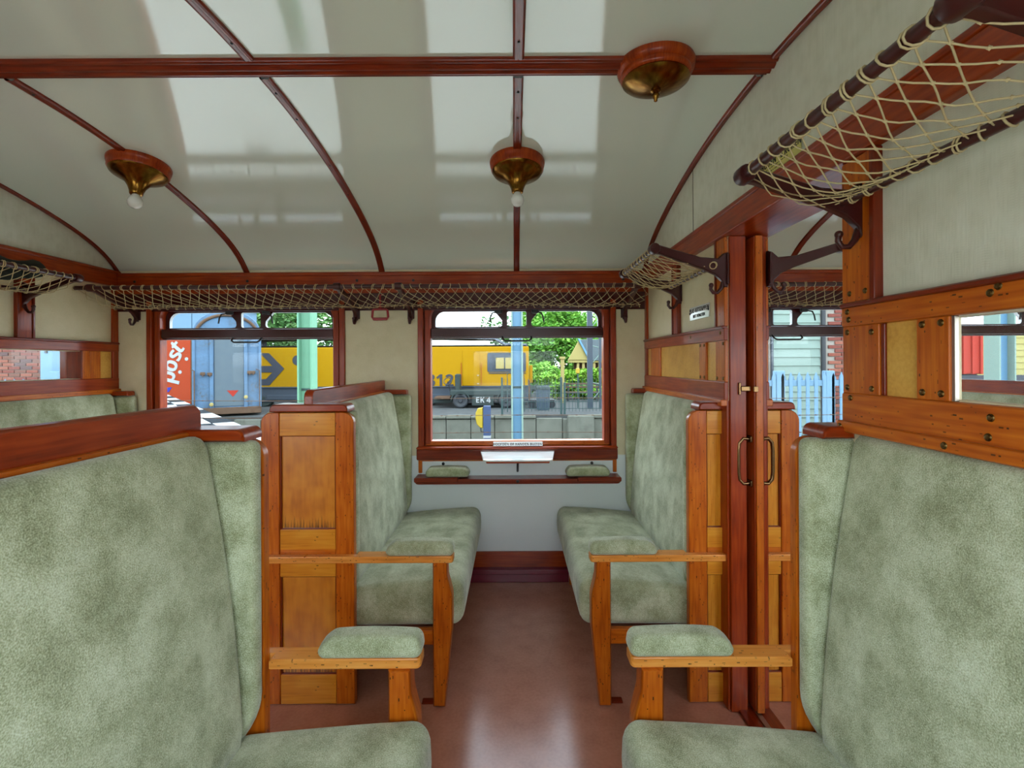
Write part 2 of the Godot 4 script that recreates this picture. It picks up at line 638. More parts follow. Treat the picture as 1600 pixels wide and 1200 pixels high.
func materials() -> void:
	M.teak = wood(11, [srgb(106, 30, 3), srgb(150, 50, 6), srgb(182, 76, 18)], 0.32, 0.22)
	M.oak = wood(23, [srgb(138, 55, 4), srgb(190, 90, 12), srgb(222, 126, 32)], 0.34, 0.22, 240)
	M.worn = wood(29, [srgb(172, 92, 28), srgb(228, 142, 58), srgb(244, 172, 88)], 0.36, 0.3, 420)
	M.pale = wood(37, [srgb(176, 92, 12), srgb(216, 134, 32), srgb(234, 162, 56)], 0.34, 0.22, 60)
	M.dark = wood(41, [srgb(80, 18, 4), srgb(122, 36, 10), srgb(150, 54, 18)], 0.30, 0.4)
	M.maple = speckled(51, [srgb(204, 140, 46), srgb(226, 168, 70), srgb(238, 188, 90)], 0.28, 3.0, 0.012)
	M.stain_a = stained(61)
	M.stain_b = stained(67)
	# plush: brushed pile, patches where the nap lies the other way
	var pile := mix_img(512, 512, [[noise_img(512, 512, 0.006, 71, 3), 0.42], [noise_img(512, 512, 0.05, 72, 3), 0.2], [noise_img(512, 512, 0.28, 73, 2), 0.72]], [srgb(92, 94, 60), srgb(144, 147, 110), srgb(196, 200, 166), srgb(226, 230, 208)], -36.0)
	M.plush = mat(Color.WHITE, 0.95, 0.0, 0.2)
	M.plush.albedo_texture = tex(pile)
	M.plush.rim_enabled = true
	M.plush.rim = 0.7
	M.plush.rim_tint = 0.5
	M.plush.heightmap_enabled = true
	M.plush.heightmap_texture = tex(noise_img(256, 256, 0.25, 74, 3))
	M.plush.heightmap_scale = 0.12
	tri(M.plush, 1.9)
	M.enamel = mat(srgb(224, 230, 216), 0.07, 0.0, 0.6)
	M.cream = speckled(81, [srgb(218, 204, 164), srgb(226, 212, 174), srgb(230, 218, 184)], 0.5, 2.0)
	# linen wall cloth: crossed threads
	var weave := mix_img(256, 256, [[streaks(256, 256, 0.25, 91, 16), 0.6], [streaks(256, 256, 0.2, 92, 4), 0.4]], [Color.BLACK, Color.WHITE])
	M.linen = mat(Color.WHITE, 0.75)
	M.linen.albedo_texture = tex(mix_img(256, 256, [[weave, 0.55], [noise_img(256, 256, 0.02, 93, 4), 0.45]], [srgb(206, 203, 180), srgb(224, 222, 202), srgb(234, 232, 216)]))
	M.linen.heightmap_enabled = true
	M.linen.heightmap_texture = tex(weave)
	M.linen.heightmap_scale = 0.05
	tri(M.linen, 2.5)
	M.lino = speckled(101, [srgb(172, 112, 92), srgb(186, 126, 104), srgb(196, 136, 114)], 0.22, 1.4)
	M.maroon = mat(srgb(70, 22, 22), 0.25, 0.0, 0.5)
	M.iron = mat(srgb(66, 20, 20), 0.32, 0.0, 0.5)
	M.rust_seam = mat(srgb(120, 112, 92), 0.7)
	M.black = mat(srgb(20, 18, 18), 0.4)
	M.brass = mat(srgb(176, 140, 74), 0.24, 1.0)
	M.brass.albedo_texture = tex(mix_img(128, 128, [[noise_img(128, 128, 0.03, 111, 4), 1.0]], [srgb(150, 120, 80), srgb(230, 215, 190)]))
	M.brass_dark = mat(srgb(120, 92, 52), 0.4, 1.0)
	M.steel = mat(srgb(170, 160, 148), 0.28, 1.0)
	M.bronze = mat(srgb(128, 98, 66), 0.26, 1.0)
	M.wainscot = mat(srgb(236, 240, 238), 0.3)
	M.duct = mat(srgb(118, 26, 44), 0.25)
	M.paving = speckled(233, [srgb(176, 172, 162), srgb(198, 194, 184)], 0.9, 0.4)  # kept pale so the platforms bounce daylight into the coach
	M.glass_dimming = mat(Color(0.05, 0.06, 0.06, 0.18), 0.0, 0.0, 0.22)  # grey tint added to the far panes to dim the bright outdoors
	M.glass_dimming.transparency = BaseMaterial3D.TRANSPARENCY_ALPHA
	M.cord = mat(srgb(206, 186, 140), 0.9)
	M.bulb = mat(srgb(232, 232, 224), 0.15)
	M.red = mat(srgb(150, 14, 22), 0.3)
	M.white = mat(srgb(236, 236, 232), 0.08, 0.0, 0.8)
	M.ink = mat(srgb(26, 24, 20), 0.6)
	M.sign_yellow = mat(srgb(214, 204, 110), 0.4)
	M.glass = mat(Color(1, 1, 1, 0.02), 0.0, 0.0, 0.22)
	M.glass.transparency = BaseMaterial3D.TRANSPARENCY_ALPHA
	M.cloth_green = speckled(121, [srgb(18, 24, 20), srgb(34, 42, 34)], 0.9, 6.0)

	# outdoors
	M.asphalt = speckled(201, [srgb(57, 58, 57), srgb(69, 70, 69), srgb(78, 79, 78)], 0.9, 0.3)
	M.ballast = speckled(203, [srgb(61, 59, 53), srgb(81, 77, 70)], 0.95, 0.8, 0.06)
	M.concrete = speckled(205, [srgb(80, 81, 72), srgb(100, 101, 91), srgb(112, 112, 101)], 0.9, 0.35)
	M.loco_yellow = mat(srgb(150, 111, 4), 0.35)
	M.loco_grey = speckled(207, [srgb(56, 63, 70), srgb(67, 73, 81)], 0.5, 0.4)
	M.logo_grey = mat(srgb(58, 61, 68), 0.45)
	M.wagon_blue = speckled(209, [srgb(89, 75, 66), srgb(78, 99, 119), srgb(84, 109, 133), srgb(86, 114, 140)], 0.6, 0.35, 0.01)
	M.wagon_grey = speckled(211, [srgb(80, 92, 100), srgb(91, 101, 106)], 0.6, 0.4)
	M.rust = speckled(213, [srgb(75, 56, 44), srgb(99, 81, 66)], 0.8, 0.6)
	M.orange = mat(srgb(144, 56, 30), 0.45)
	M.white_paint = mat(srgb(153, 155, 153), 0.5)
	M.black_paint = mat(srgb(30, 33, 37), 0.5)
	M.blue_paint = mat(srgb(47, 53, 133), 0.5)
	M.red_paint = mat(srgb(147, 50, 40), 0.5)
	M.mint = mat(srgb(100, 142, 117), 0.45)
	M.sky_blue = mat(srgb(81, 122, 150), 0.4)
	M.pale_green = mat(srgb(117, 137, 127), 0.45)
	M.fence_blue = mat(srgb(100, 128, 148), 0.45)
	M.siding = speckled(215, [srgb(113, 128, 119), srgb(122, 137, 128)], 0.7, 0.7)
	M.siding_yellow = speckled(217, [srgb(136, 127, 75), srgb(148, 141, 94)], 0.7, 0.7)
	M.mortar = speckled(219, [srgb(131, 122, 112), srgb(142, 136, 127)], 0.95, 2.0)
	M.brick = []
	for i in 5:
		var c: Color = [srgb(117, 59, 44), srgb(106, 50, 39), srgb(127, 72, 55), srgb(80, 56, 55), srgb(100, 61, 48)][i]
		M.brick.append(speckled(221 + i, [c.darkened(0.16), c, c.lightened(0.12)], 0.9, 3.0, 0.03))
	M.truck = mat(srgb(50, 58, 56), 0.5)
	M.rubber = mat(srgb(34, 37, 41), 0.7)
	M.fence_green = mat(srgb(34, 58, 56), 0.5)
	M.bin = mat(srgb(56, 69, 80), 0.45)
	M.mast = mat(srgb(42, 53, 63), 0.5)
	M.dark_window = mat(srgb(40, 50, 60), 0.1)
	M.house_yellow = mat(srgb(150, 136, 86), 0.6)
	M.slate = mat(srgb(86, 95, 99), 0.6)
	M.post_blue = mat(srgb(44, 61, 94), 0.5)
	M.post_yellow = mat(srgb(158, 133, 20), 0.5)
	M.bark = speckled(231, [srgb(50, 41, 32), srgb(66, 56, 44)], 0.95, 2.0)
	M.tile_black = mat(srgb(34, 38, 42), 0.95, 0.0, 0.15)
	M.leaf = mat(Color.WHITE, 0.6)
	M.leaf.vertex_color_use_as_albedo = true
	M.leaf.backlight_enabled = true
	M.leaf.backlight = Color(0.5, 0.6, 0.3)
	for k in [M.asphalt, M.ballast, M.concrete, M.loco_yellow, M.loco_grey, M.logo_grey, M.wagon_blue, M.wagon_grey, M.rust, M.orange, M.white_paint, M.blue_paint, M.red_paint, M.mint, M.pale_green, M.fence_blue, M.siding, M.siding_yellow, M.truck, M.house_yellow, M.slate, M.leaf]:
		k.metallic_specular = 0.2
		k.roughness = maxf(k.roughness, 0.55)

# ---------------------------------------------------------------- the coach shell
func window_xs() -> Array:
	return [-3.5, -1.74, 0.0, 1.74, 3.40]

func outer_wall(called: String, d0: float, d1: float) -> void:
	var w := struct(called)
	var xs := window_xs()
	one("sill_panel", P(X_START, 0, d0), P(X_END, WIN_Y0, d1), M.wainscot, w, 0.001)
	one("top_panel", P(X_START, WIN_Y1, d0), P(X_END, 2.02, d1), M.cream, w, 0.001)
	var edge: float = X_START
	for i in xs.size() + 1:
		var nxt: float = xs[i] - 0.636 if i < xs.size() else X_END
		one("pier_panel", P(edge, WIN_Y0, d0), P(nxt, WIN_Y1, d1), M.cream, w, 0.001)
		if i < xs.size():
			edge = xs[i] + 0.636

func window(x: float, d: float, flip: bool, glass: Material) -> void:
	# built facing +z at the wall's inner face (local z = 0), outdoors towards -z
	var w := struct("window_%d" % (used.get("window_count", 0) + 1))
	used["window_count"] = used.get("window_count", 0) + 1
	w.position = P(x, 0, d)
	if flip:
		w.rotation.y = PI
	for s in [-1.0, 1.0]:
		one("architrave", Vector3(s * 0.636, 0.82, -0.03), Vector3(s * 0.600, 1.80, 0.018), M.teak, w, 0.005, 1)
		one("jamb", Vector3(s * 0.594, 0.87, -0.07), Vector3(s * 0.556, 1.80, 0.004), M.teak, w, 0.006, 1)
		one("glazing_bead", Vector3(s * 0.600, 0.86, -0.08), Vector3(s * 0.592, 1.80, -0.012), M.dark, w, 0.002, 1)
	one("bottom_rail", Vector3(-0.594, 0.862, -0.07), Vector3(0.594, 0.894, 0.002), M.oak, w, 0.006, 0)
	one("window_sill", Vector3(-0.645, 0.775, -0.02), Vector3(0.640, 0.845, 0.030), M.dark, w, 0.006, 0)
	one("sill_nosing", Vector3(-0.645, 0.842, -0.07), Vector3(0.640, 0.862, 0.044), M.teak, w, 0.009, 0)
	one("head_rail", Vector3(-0.60, 1.765, -0.07), Vector3(0.60, 1.80, 0.006), M.teak, w, 0.004, 0)
	# the ventilator above the transom: a dark red plate with three openings
	var plate := CSGPolygon3D.new()
	plate.name = "ventilator_frame"
	plate.polygon = rounded(-0.556, 1.565, 0.556, 1.768, [0.0, 0.0, 0.075, 0.075])
	plate.depth = 0.026
	plate.position = Vector3(0, 0, -0.055)
	plate.material = M.maroon
	var hl := PackedVector2Array([Vector2(-0.532, 1.632)])
	hl.append(Vector2(-0.130, 1.632))
	hl.append_array(arc(Vector2(-0.115, 1.652), 0.02, 300, 360, 2))
	hl.append(Vector2(-0.098, 1.675))
	hl.append(Vector2(-0.145, 1.732))
	hl.append_array(arc(Vector2(-0.472, 1.672), 0.06, 90, 180, 5))
	var hr := PackedVector2Array()
	for p in hl:
		hr.append(Vector2(-p.x, p.y))
	for hole in [hl, hr, rounded(-0.063, 1.634, 0.063, 1.732, [0.012, 0.012, 0.012, 0.012])]:
		var c := CSGPolygon3D.new()
		c.name = "opening"
		c.polygon = hole
		c.depth = 0.2
		c.position = Vector3(0, 0, 0.1)
		c.operation = CSGShape3D.OPERATION_SUBTRACTION
		plate.add_child(c, true)
	w.add_child(plate)
	var corner := Sh.new()
	for s in [-1.0, 1.0]:
		var cp := PackedVector2Array([Vector2(s * 0.558, 1.770), Vector2(s * 0.558, 1.693)])
		for q in arc(Vector2(0.481, 1.693), 0.075, 0, 90, 6):
			cp.append(Vector2(s * q.x, q.y))
		corner.prism(cp, Vector3.ZERO, Vector3.RIGHT, UP, Vector3.BACK, -0.06, 0.004, 0.0005)
	obj("corner_block", corner, M.teak, w)
	var tr := Sh.new()
	tr.span(Vector3(-0.556, 1.563, -0.06), Vector3(0.556, 1.622, -0.004), 0.006)
	tr.span(Vector3(-0.556, 1.555, -0.056), Vector3(0.556, 1.570, -0.018), 0.003)
	obj("transom", tr, M.maroon, w)
	one("pane", Vector3(-0.560, 0.885, -0.046), Vector3(0.560, 1.570, -0.041), glass, w, 0.0)
	one("pane", Vector3(-0.555, 1.60, -0.068), Vector3(0.555, 1.765, -0.064), glass, w, 0.0)
	# the levers of the two ventilator flaps and the bow to pull the window down
	for s in [-1.0, 1.0]:
		var lv := Sh.new()
		lv.cushion(Vector3(s * 0.118, 1.728, -0.016), Vector3(0.05, 0.03, 0.022), 0.01)
		lv.tube(PackedVector3Array([Vector3(s * 0.135, 1.722, -0.006), Vector3(s * 0.158, 1.715, 0.006), Vector3(s * 0.168, 1.690, 0.010), Vector3(s * 0.174, 1.656, 0.010)]), 0.005, 6)
		obj("lever", lv, M.black, w)
	var bow := Sh.new()
	bow.tube(PackedVector3Array([Vector3(-0.094, 1.572, -0.02), Vector3(-0.09, 1.545, 0.012), Vector3(-0.075, 1.535, 0.016), Vector3(0.075, 1.535, 0.016), Vector3(0.09, 1.545, 0.012), Vector3(0.094, 1.572, -0.02)]), 0.0055, 6)
	obj("pull_bow", bow, M.black, w)

func ceiling() -> void:
	var c := struct("ceiling")
	var xs := [X_START, -3.5, -2.65, -1.735, -0.866, 0.0, 0.91, 1.74, 2.61, 3.5, X_END]
	for i in xs.size() - 1:
		for half in 2:
			var d0 := NEAR_D - 0.08 if half == 0 else 1.65
			var d1 := 1.65 if half == 0 else FAR_D + 0.08
			var lo := []
			var hi := []
			for q in 33:
				var d := lerpf(d0, d1, q / 32.0)
				var y := ceil_y(clampf(d, NEAR_D, FAR_D))
				lo.append([P(xs[i], y, d), P(xs[i + 1], y, d)])
				hi.append([P(xs[i], y + 0.06, d), P(xs[i + 1], y + 0.06, d)])
			var s := Sh.new()
			s.patch(lo, Vector2.ONE, Vector3.DOWN)
			s.patch(hi, Vector2.ONE, UP)
			for e in 2:
				var rim := []
				for q in 33:
					rim.append([lo[q][e], hi[q][e]])
				s.patch(rim, Vector2.ONE, Vector3.RIGHT * (1 if e else -1))
			obj("ceiling_panel", s, M.enamel, c)
	# the bars that follow the vault, one between each two sheets
	var n := 0
	for x in [-3.5, -2.56, -1.735, -0.866, 0.0, 0.822, 1.0, 1.74, 2.61, 3.5]:
		n += 1
		var t := struct("trim_%d" % n)
		var edge: bool = x in [-2.56, 0.822, 1.0]
		var hw := 0.013 if edge else 0.018
		for half in 2:
			var s := Sh.new()
			var rows := []
			var d0 := NEAR_D if half == 0 else 1.695
			var d1 := 1.612 if half == 0 else FAR_D
			for q in 33:
				var d := lerpf(d0, d1, q / 32.0)
				var y := ceil_y(d) + 0.001
				rows.append([P(x - hw, y, d), P(x - hw, y - 0.008, d), P(x - hw + 0.005, y - 0.013, d), P(x - 0.003, y - 0.013, d), P(x, y - 0.011, d), P(x + 0.003, y - 0.013, d), P(x + hw - 0.005, y - 0.013, d), P(x + hw, y - 0.008, d), P(x + hw, y, d)])
			s.patch(rows, Vector2(0.35, 0.7), Vector3.DOWN)
			obj("vault_bar", s, M.dark, t)
		if not edge:
			for d in [0.9, 1.25, 1.5, 1.78, 1.95, 2.3, 2.55, 2.8]:
				if absf(d - 2.24) < 0.16 and x in [-1.735, 0.0]:
					continue
				var k := Sh.new()
				k.lathe(PackedVector2Array([Vector2(0.0045, 0), Vector2(0.004, -0.002), Vector2(0, -0.003)]), P(x, ceil_y(d) - 0.0125, d), Basis(), 8)
				obj("screw", k, M.black, t)
	var r := struct("trim_%d" % (n + 1))
	var prof := PackedVector2Array([Vector2(-0.045, 0.0), Vector2(-0.045, -0.012), Vector2(-0.036, -0.018), Vector2(-0.030, -0.012), Vector2(-0.026, -0.020), Vector2(-0.014, -0.027), Vector2(-0.004, -0.022), Vector2(0.0, -0.013), Vector2(0.004, -0.022), Vector2(0.014, -0.027), Vector2(0.026, -0.020), Vector2(0.030, -0.012), Vector2(0.036, -0.018), Vector2(0.045, -0.012), Vector2(0.045, 0.0)])
	for e in [[XR2, X_END], [XL, XR], [X_START, XL2]]:
		var s := Sh.new()
		var rows := []
		for x in [e[0], e[1]]:
			var row := []
			for p in prof:
				row.append(P(x, 2.376 + p.y, 1.638 - p.x))
			rows.append(row)
		s.patch(rows, Vector2(0.35, 0.7), Vector3.DOWN)
		obj("ridge_moulding", s, M.dark, r)

# one half of a partition face: members laid on the face at x (towards s = +1 or -1)
func member(called: String, x: float, s: float, d0: float, d1: float, y0: float, y1: float, proud: float, m: Material, w: Node3D, g := -1, bev := 0.004) -> MeshInstance3D:
	return one(called, P(x - s * 0.004, y0, d0), P(x + s * proud, y1, d1), m, w, bev, g)

func screw(x: float, y: float, d: float, s: float, w: Node3D) -> void:
	var k := Sh.new()
	k.lathe(PackedVector2Array([Vector2(0.0075, 0), Vector2(0.0065, 0.002), Vector2(0.0052, 0.0008), Vector2(0.0045, 0.0026), Vector2(0, 0.0034)]), P(x, y, d), Basis(Vector3(0, 0, 1), Vector3(s, 0, 0), Vector3(0, 1, 0)), 10)
	obj("screw", k, M.brass_dark, w)

func tympanum(x0: float, x1: float, w: Node3D) -> void:
	var s := Sh.new()
	var pts := PackedVector2Array([Vector2(FAR_D, 1.90), Vector2(NEAR_D, 1.90)])
	for q in 41:
		var d := lerpf(NEAR_D, FAR_D, q / 40.0)
		pts.append(Vector2(d, ceil_y(d) + 0.02))
	s.prism(pts, Vector3.ZERO, Vector3.FORWARD, UP, Vector3.RIGHT, x0, x1, 0.0005)
	obj("gable_panel", s, M.linen, w)
	for sd in [x0, x1]:
		one("seam_strip", P(sd - 0.002, 1.99, 2.358), P(sd + 0.002, ceil_y(2.36), 2.363), M.rust_seam, w, 0.0005, 1)
	var h := Sh.new()
	h.span(P(x0 - 0.028, 1.893, NEAR_D), P(x1 + 0.028, 1.985, FAR_D), 0.006, 2)
	h.span(P(x0 - 0.036, 1.972, NEAR_D), P(x1 + 0.036, 1.993, FAR_D), 0.007, 2)
	obj("header_beam", h, M.teak, w)

func partition_members(x: float, s: float, w: Node3D, near_window: bool, far_window: bool) -> void:
	# part towards the camera
	var near := near_window or x < 0.0
	for seg in ([[NEAR_D, 1.275], [1.985, FAR_D]] if near else [[1.985, FAR_D]]):
		var g: Material = M.oak if seg[0] < 1.0 else M.teak
		member("middle_rail", x, s, seg[0], seg[1], 1.478, 1.530, 0.016, g, w, 2)
		var mould := Sh.new()
		mould.span(P(x, 1.524, seg[0]), P(x + s * 0.024, 1.538, seg[1]), 0.006, 2)
		obj("rail_moulding", mould, M.dark, w)
		member("lower_rail", x, s, seg[0], seg[1], 1.238, 1.312, 0.016, g, w, 2)
		member("batten", x, s, seg[0], seg[1], 1.214, 1.242, 0.030, M.oak, w, 2)
	if near:
		near_members(x, s, w)
	far_members(x, s, w, far_window)

func near_members(x: float, s: float, w: Node3D) -> void:
	member("post", x, s, 1.165, 1.275, 1.534, 1.893, 0.014, M.oak, w, 1)
	member("bead", x, s, 1.150, 1.168, 1.534, 1.893, 0.022, M.dark, w, 1)
	member("stile", x, s, 1.148, 1.275, 1.31, 1.48, 0.013, M.oak, w, 1)
	member("bead", x, s, 1.136, 1.149, 1.31, 1.48, 0.009, M.dark, w, 1)
	member("veneer_panel", x, s, 1.042, 1.137, 1.31, 1.48, 0.004, M.maple, w, 1)
	member("stile", x, s, 0.962, 1.043, 1.31, 1.48, 0.013, M.oak, w, 1)
	if s < 0:
		for q in [[1.245, 1.495], [1.25, 1.515], [1.255, 1.464], [1.17, 1.46], [1.255, 1.326], [1.17, 1.326], [1.025, 1.466], [0.98, 1.466], [1.025, 1.326], [0.98, 1.326], [1.24, 1.30], [1.245, 1.56], [1.19, 1.56], [0.875, 1.51], [0.875, 1.29], [0.88, 1.255], [1.26, 1.228], [0.955, 1.228], [0.86, 1.52]]:
			screw(x + s * (0.030 if q[1] < 1.24 else 0.0165 if q[1] > 1.48 and q[1] < 1.53 or q[1] < 1.31 else 0.0135), q[1], q[0], s, w)

func far_members(x: float, s: float, w: Node3D, far_window: bool) -> void:
	# part towards the windows
	member("door_casing", x, s, 1.983, 2.05, 0.0, 1.24, 0.008, M.teak, w, 1)
	member("corner_post", x, s, 3.155, FAR_D, 0.0, 1.893, 0.014, M.teak, w, 1)
	member("pilaster", x, s, 2.555, 2.625, 1.534, 1.893, 0.014, M.teak, w, 1)
	member("stile", x, s, 1.985, 2.062, 1.534, 1.893, 0.014, M.oak, w, 1)
	for d in [2.548, 2.632, 2.068]:
		member("bead", x, s, d - 0.007, d + 0.007, 1.534, 1.893, 0.019, M.dark, w, 1, 0.003)
	for q in [[3.06, 3.15], [2.08, 2.185]]:
		member("veneer_panel", x, s, q[0], q[1], 1.31, 1.48, 0.004, M.maple, w, 1)
	if not far_window:
		member("veneer_panel", x, s, 2.26, 2.87, 1.31, 1.48, 0.004, M.maple, w, 2)
	for q in [[2.935 if far_window else 2.87, 2.985], [2.985, 3.062], [2.186, 2.262], [1.985, 2.078]]:
		member("stile", x, s, q[0], q[1], 1.31, 1.48, 0.013, M.oak, w, 1)
	if s < 0:
		for q in [[2.245, 1.325], [2.20, 1.325], [2.245, 1.466], [2.20, 1.466], [2.06, 1.325], [2.0, 1.325], [2.0, 1.466], [2.02, 1.51], [2.36, 1.51]]:
			screw(x + s * (0.0165 if q[1] > 1.48 else 0.0135), q[1], q[0], s, w)

func partitions() -> void:
	# right: a door opening between 1.275 and 1.985; a glazed opening in the part near the camera
	var w := struct("wall_right")
	one("wall_board", P(XR, 0, NEAR_D), P(XRB, 1.315, 1.272), M.cream, w, 0.001)
	one("wall_board", P(XR, 1.475, NEAR_D), P(XRB, 1.91, 1.272), M.linen, w, 0.001)
	one("wall_board", P(XR, 1.30, 0.962), P(XR + 0.012, 1.49, 1.272), M.cream, w, 0.001)
	one("wall_board", P(XR, 1.30, NEAR_D), P(XRB, 1.49, 0.35), M.cream, w, 0.001)
	one("door_jamb", P(XRB, 0, 1.215), P(XR2, 1.893, 1.275), M.teak, w, 0.004, 1)
	one("pocket_board", P(XR, 0, 1.985), P(XR + 0.07, 1.91, FAR_D), M.cream, w, 0.001)
	one("pocket_board", P(XR2 - 0.02, 0, 1.985), P(XR2, 1.91, FAR_D), M.cream, w, 0.001)
	one("door_jamb", P(XR + 0.002, 0, 1.972), P(XR + 0.068, 1.893, 1.99), M.teak, w, 0.004, 1)
	one("door_jamb", P(XR2 - 0.022, 0, 1.978), P(XR2 + 0.002, 1.893, 1.99), M.teak, w, 0.004, 1)
	one("threshold", P(XR + 0.03, 0.0, 1.275), P(XR2 + 0.01, 0.012, 2.0), M.dark, w, 0.003, 2)
	one("door_track", P(XR + 0.085, 0.012, 1.275), P(XR + 0.105, 0.017, 2.0), M.steel, w, 0.001, 2)
	tympanum(XR, XR2, w)
	partition_members(XR, -1.0, w, true, false)
	partition_members(XR2, 1.0, w, false, false)
	for y in [[1.478, 1.530], [1.238, 1.312]]:
		member("back_rail", XRB, 1.0, NEAR_D, 1.215, y[0], y[1], 0.012, M.oak, w, 2)
	var wi := struct("window_11")
	one("glazing_strip", P(XR - 0.008, 1.312, 0.955), P(XR + 0.001, 1.478, 0.964), M.steel, wi, 0.001)
	one("pane", P(XR + 0.004, 1.30, 0.35), P(XR + 0.008, 1.49, 0.964), M.glass, wi, 0.0)
	# left
	w = struct("wall_left")
	one("wall_board", P(XL2, 0, NEAR_D), P(XL, 1.315, 1.275), M.cream, w, 0.001)
	one("wall_board", P(XL2, 1.30, NEAR_D), P(XL, 1.91, 1.275), M.cream, w, 0.001)
	one("wall_board", P(XL2, 0, 1.985), P(XL, 1.315, FAR_D), M.cream, w, 0.001)
	one("wall_board", P(XL2, 1.475, 1.985), P(XL, 1.91, FAR_D), M.cream, w, 0.001)
	one("wall_board", P(XL2, 1.30, 1.985), P(XL, 1.49, 2.26), M.cream, w, 0.001)
	one("wall_board", P(XL2, 1.30, 2.94), P(XL, 1.49, FAR_D), M.cream, w, 0.001)
	tympanum(XL2, XL, w)
	partition_members(XL, 1.0, w, false, true)
	wi = struct("window_12")
	one("pane", P(XL - 0.03, 1.30, 2.26), P(XL - 0.025, 1.49, 2.94), M.glass, wi, 0.0)
	one("jamb", P(XL2 - 0.004, 1.312, 2.930), P(XL + 0.008, 1.478, 2.942), M.dark, wi, 0.002)
	# the ends of the coach that this scene goes to
	w = struct("wall_end")
	one("wall_board", P(X_END, 0, NEAR_D - 0.08), P(X_END + 0.06, 2.45, FAR_D + 0.08), M.cream, w, 0.001)
	w = struct("wall_start")
	one("wall_board", P(X_START - 0.06, 0, NEAR_D - 0.08), P(X_START, 2.45, FAR_D + 0.08), M.cream, w, 0.001)

func door() -> void:
	# the sliding door stands open: all but its edge is in the pocket of the partition
	var dr := struct("door_1")
	one("stile", P(0.918, 0.02, 1.945), P(0.958, 1.885, 2.06), M.teak, dr, 0.004, 1)
	one("edge_strip", P(0.924, 0.02, 1.938), P(0.952, 1.885, 1.948), M.oak, dr, 0.002, 1)
	one("door_panel", P(0.928, 0.05, 2.05), P(0.948, 1.86, 2.70), M.teak, dr, 0.002, 1)
	for s in [-1.0, 1.0]:
		var h := Sh.new()
		var x: float = 0.938 + s * 0.02
		var path := PackedVector3Array()
		for p in [[0.0, 1.085], [0.030, 1.088], [0.045, 1.070], [0.048, 1.04], [0.048, 0.955], [0.045, 0.925], [0.030, 0.908], [0.0, 0.911]]:
			path.append(P(x + s * p[0], p[1], 1.975))
		h.tube(path, 0.0075, 8)
		for y in [1.086, 0.910]:
			h.cushion(P(x + s * 0.003, y, 1.985), Vector3(0.010, 0.026, 0.055), 0.005)
		obj("bow_handle", h, M.bronze, dr)
	var l := Sh.new()
	l.span(P(0.868, 1.262, 1.962), P(0.876, 1.31, 1.974), 0.002)
	l.span(P(0.874, 1.276, 1.955), P(0.912, 1.296, 1.974), 0.003)
	obj("latch_plate", l, M.bronze, dr)
	var l2 := Sh.new()
	l2.span(P(0.914, 1.274, 1.935), P(0.932, 1.296, 1.945), 0.002)
	obj("latch", l2, M.bronze, dr)

func far_wall_trim() -> void:
	var t := struct("trim_20")
	for e in [[XR2, X_END], [XL, XR], [X_START, XL2]]:
		var h := Sh.new()
		h.span(P(e[0], 1.845, FAR_D - 0.024), P(e[1], 1.965, FAR_D), 0.005, 0)
		h.span(P(e[0], 1.955, FAR_D - 0.034), P(e[1], 1.980, FAR_D), 0.007, 0)
		obj("cornice_board", h, M.teak, t)
		one("rack_board", P(e[0], 1.735, FAR_D - 0.012), P(e[1], 1.847, FAR_D), M.maroon, t, 0.003, 0)
	for x in [-2.44, -1.72, -1.02, -0.66, 0.68]:
		var k := Sh.new()
		k.lathe(PackedVector2Array([Vector2(0.009, 0), Vector2(0.008, 0.003), Vector2(0, 0.005)]), P(x, 1.925, FAR_D - 0.024), Basis(Vector3(1, 0, 0), Vector3(0, 0, 1), Vector3(0, -1, 0)), 10)
		obj("screw", k, M.black, t)
	var b := struct("baseboard_far")
	for e in [[XR2, X_END], [XL, XR], [X_START, XL2]]:
		one("skirting_board", P(e[0], 0.085, FAR_D - 0.018), P(e[1], 0.185, FAR_D), M.teak, b, 0.004, 0)
		var s := Sh.new()
		s.span(P(e[0], 0.055, FAR_D - 0.06), P(e[1], 0.088, FAR_D), 0.006, 0)
		s.span(P(e[0], 0.0, FAR_D - 0.045), P(e[1], 0.06, FAR_D), 0.004, 0)
		obj("heating_duct", s, M.duct, b)
	for x in [0.0, -1.74, 1.74]:
		var w := struct("trim_21")
		for s in [-1.0, 1.0]:
			one("cheek_strip", P(x + s * 0.612, 0.69, FAR_D - 0.012), P(x + s * 0.636, 0.776, FAR_D), M.oak, w, 0.003, 1)
			var k := Sh.new()
			k.lathe(PackedVector2Array([Vector2(0.010, 0), Vector2(0.009, 0.006), Vector2(0.004, 0.009), Vector2(0, 0.009)]), P(x + s * 0.478, 0.748, FAR_D), Basis(Vector3(1, 0, 0), Vector3(0, 0, 1), Vector3(0, -1, 0)), 12)
			obj("stud", k, M.black, w)
		one("frame_strip", P(x - 0.636, 0.765, FAR_D - 0.010), P(x + 0.636, 0.777, FAR_D), M.oak, w, 0.002, 0)
		var lg := Sh.new()
		lg.prism(rounded(x - 0.642, -FAR_D, x + 0.642, -FAR_D + 0.11, [0.0, 0.0, 0.03, 0.03]), Vector3.ZERO, Vector3.RIGHT, Vector3.BACK, UP, 0.640, 0.672, 0.004, true)
		obj("ledge", lg, M.dark, w)
		for s in [-1.0, 1.0]:
			one("ledge_block", P(x + s * 0.37, 0.652, FAR_D - 0.118), P(x + s * 0.645, 0.682, FAR_D - 0.0), M.dark, w, 0.006, 0)
		var k2 := Sh.new()
		k2.lathe(PackedVector2Array([Vector2(0.010, 0), Vector2(0.009, 0.005), Vector2(0, 0.007)]), P(x, 0.657, FAR_D - 0.11), Basis(Vector3(1, 0, 0), Vector3(0, 0, 1), Vector3(0, -1, 0)), 10)
		obj("stud", k2, M.black, w)

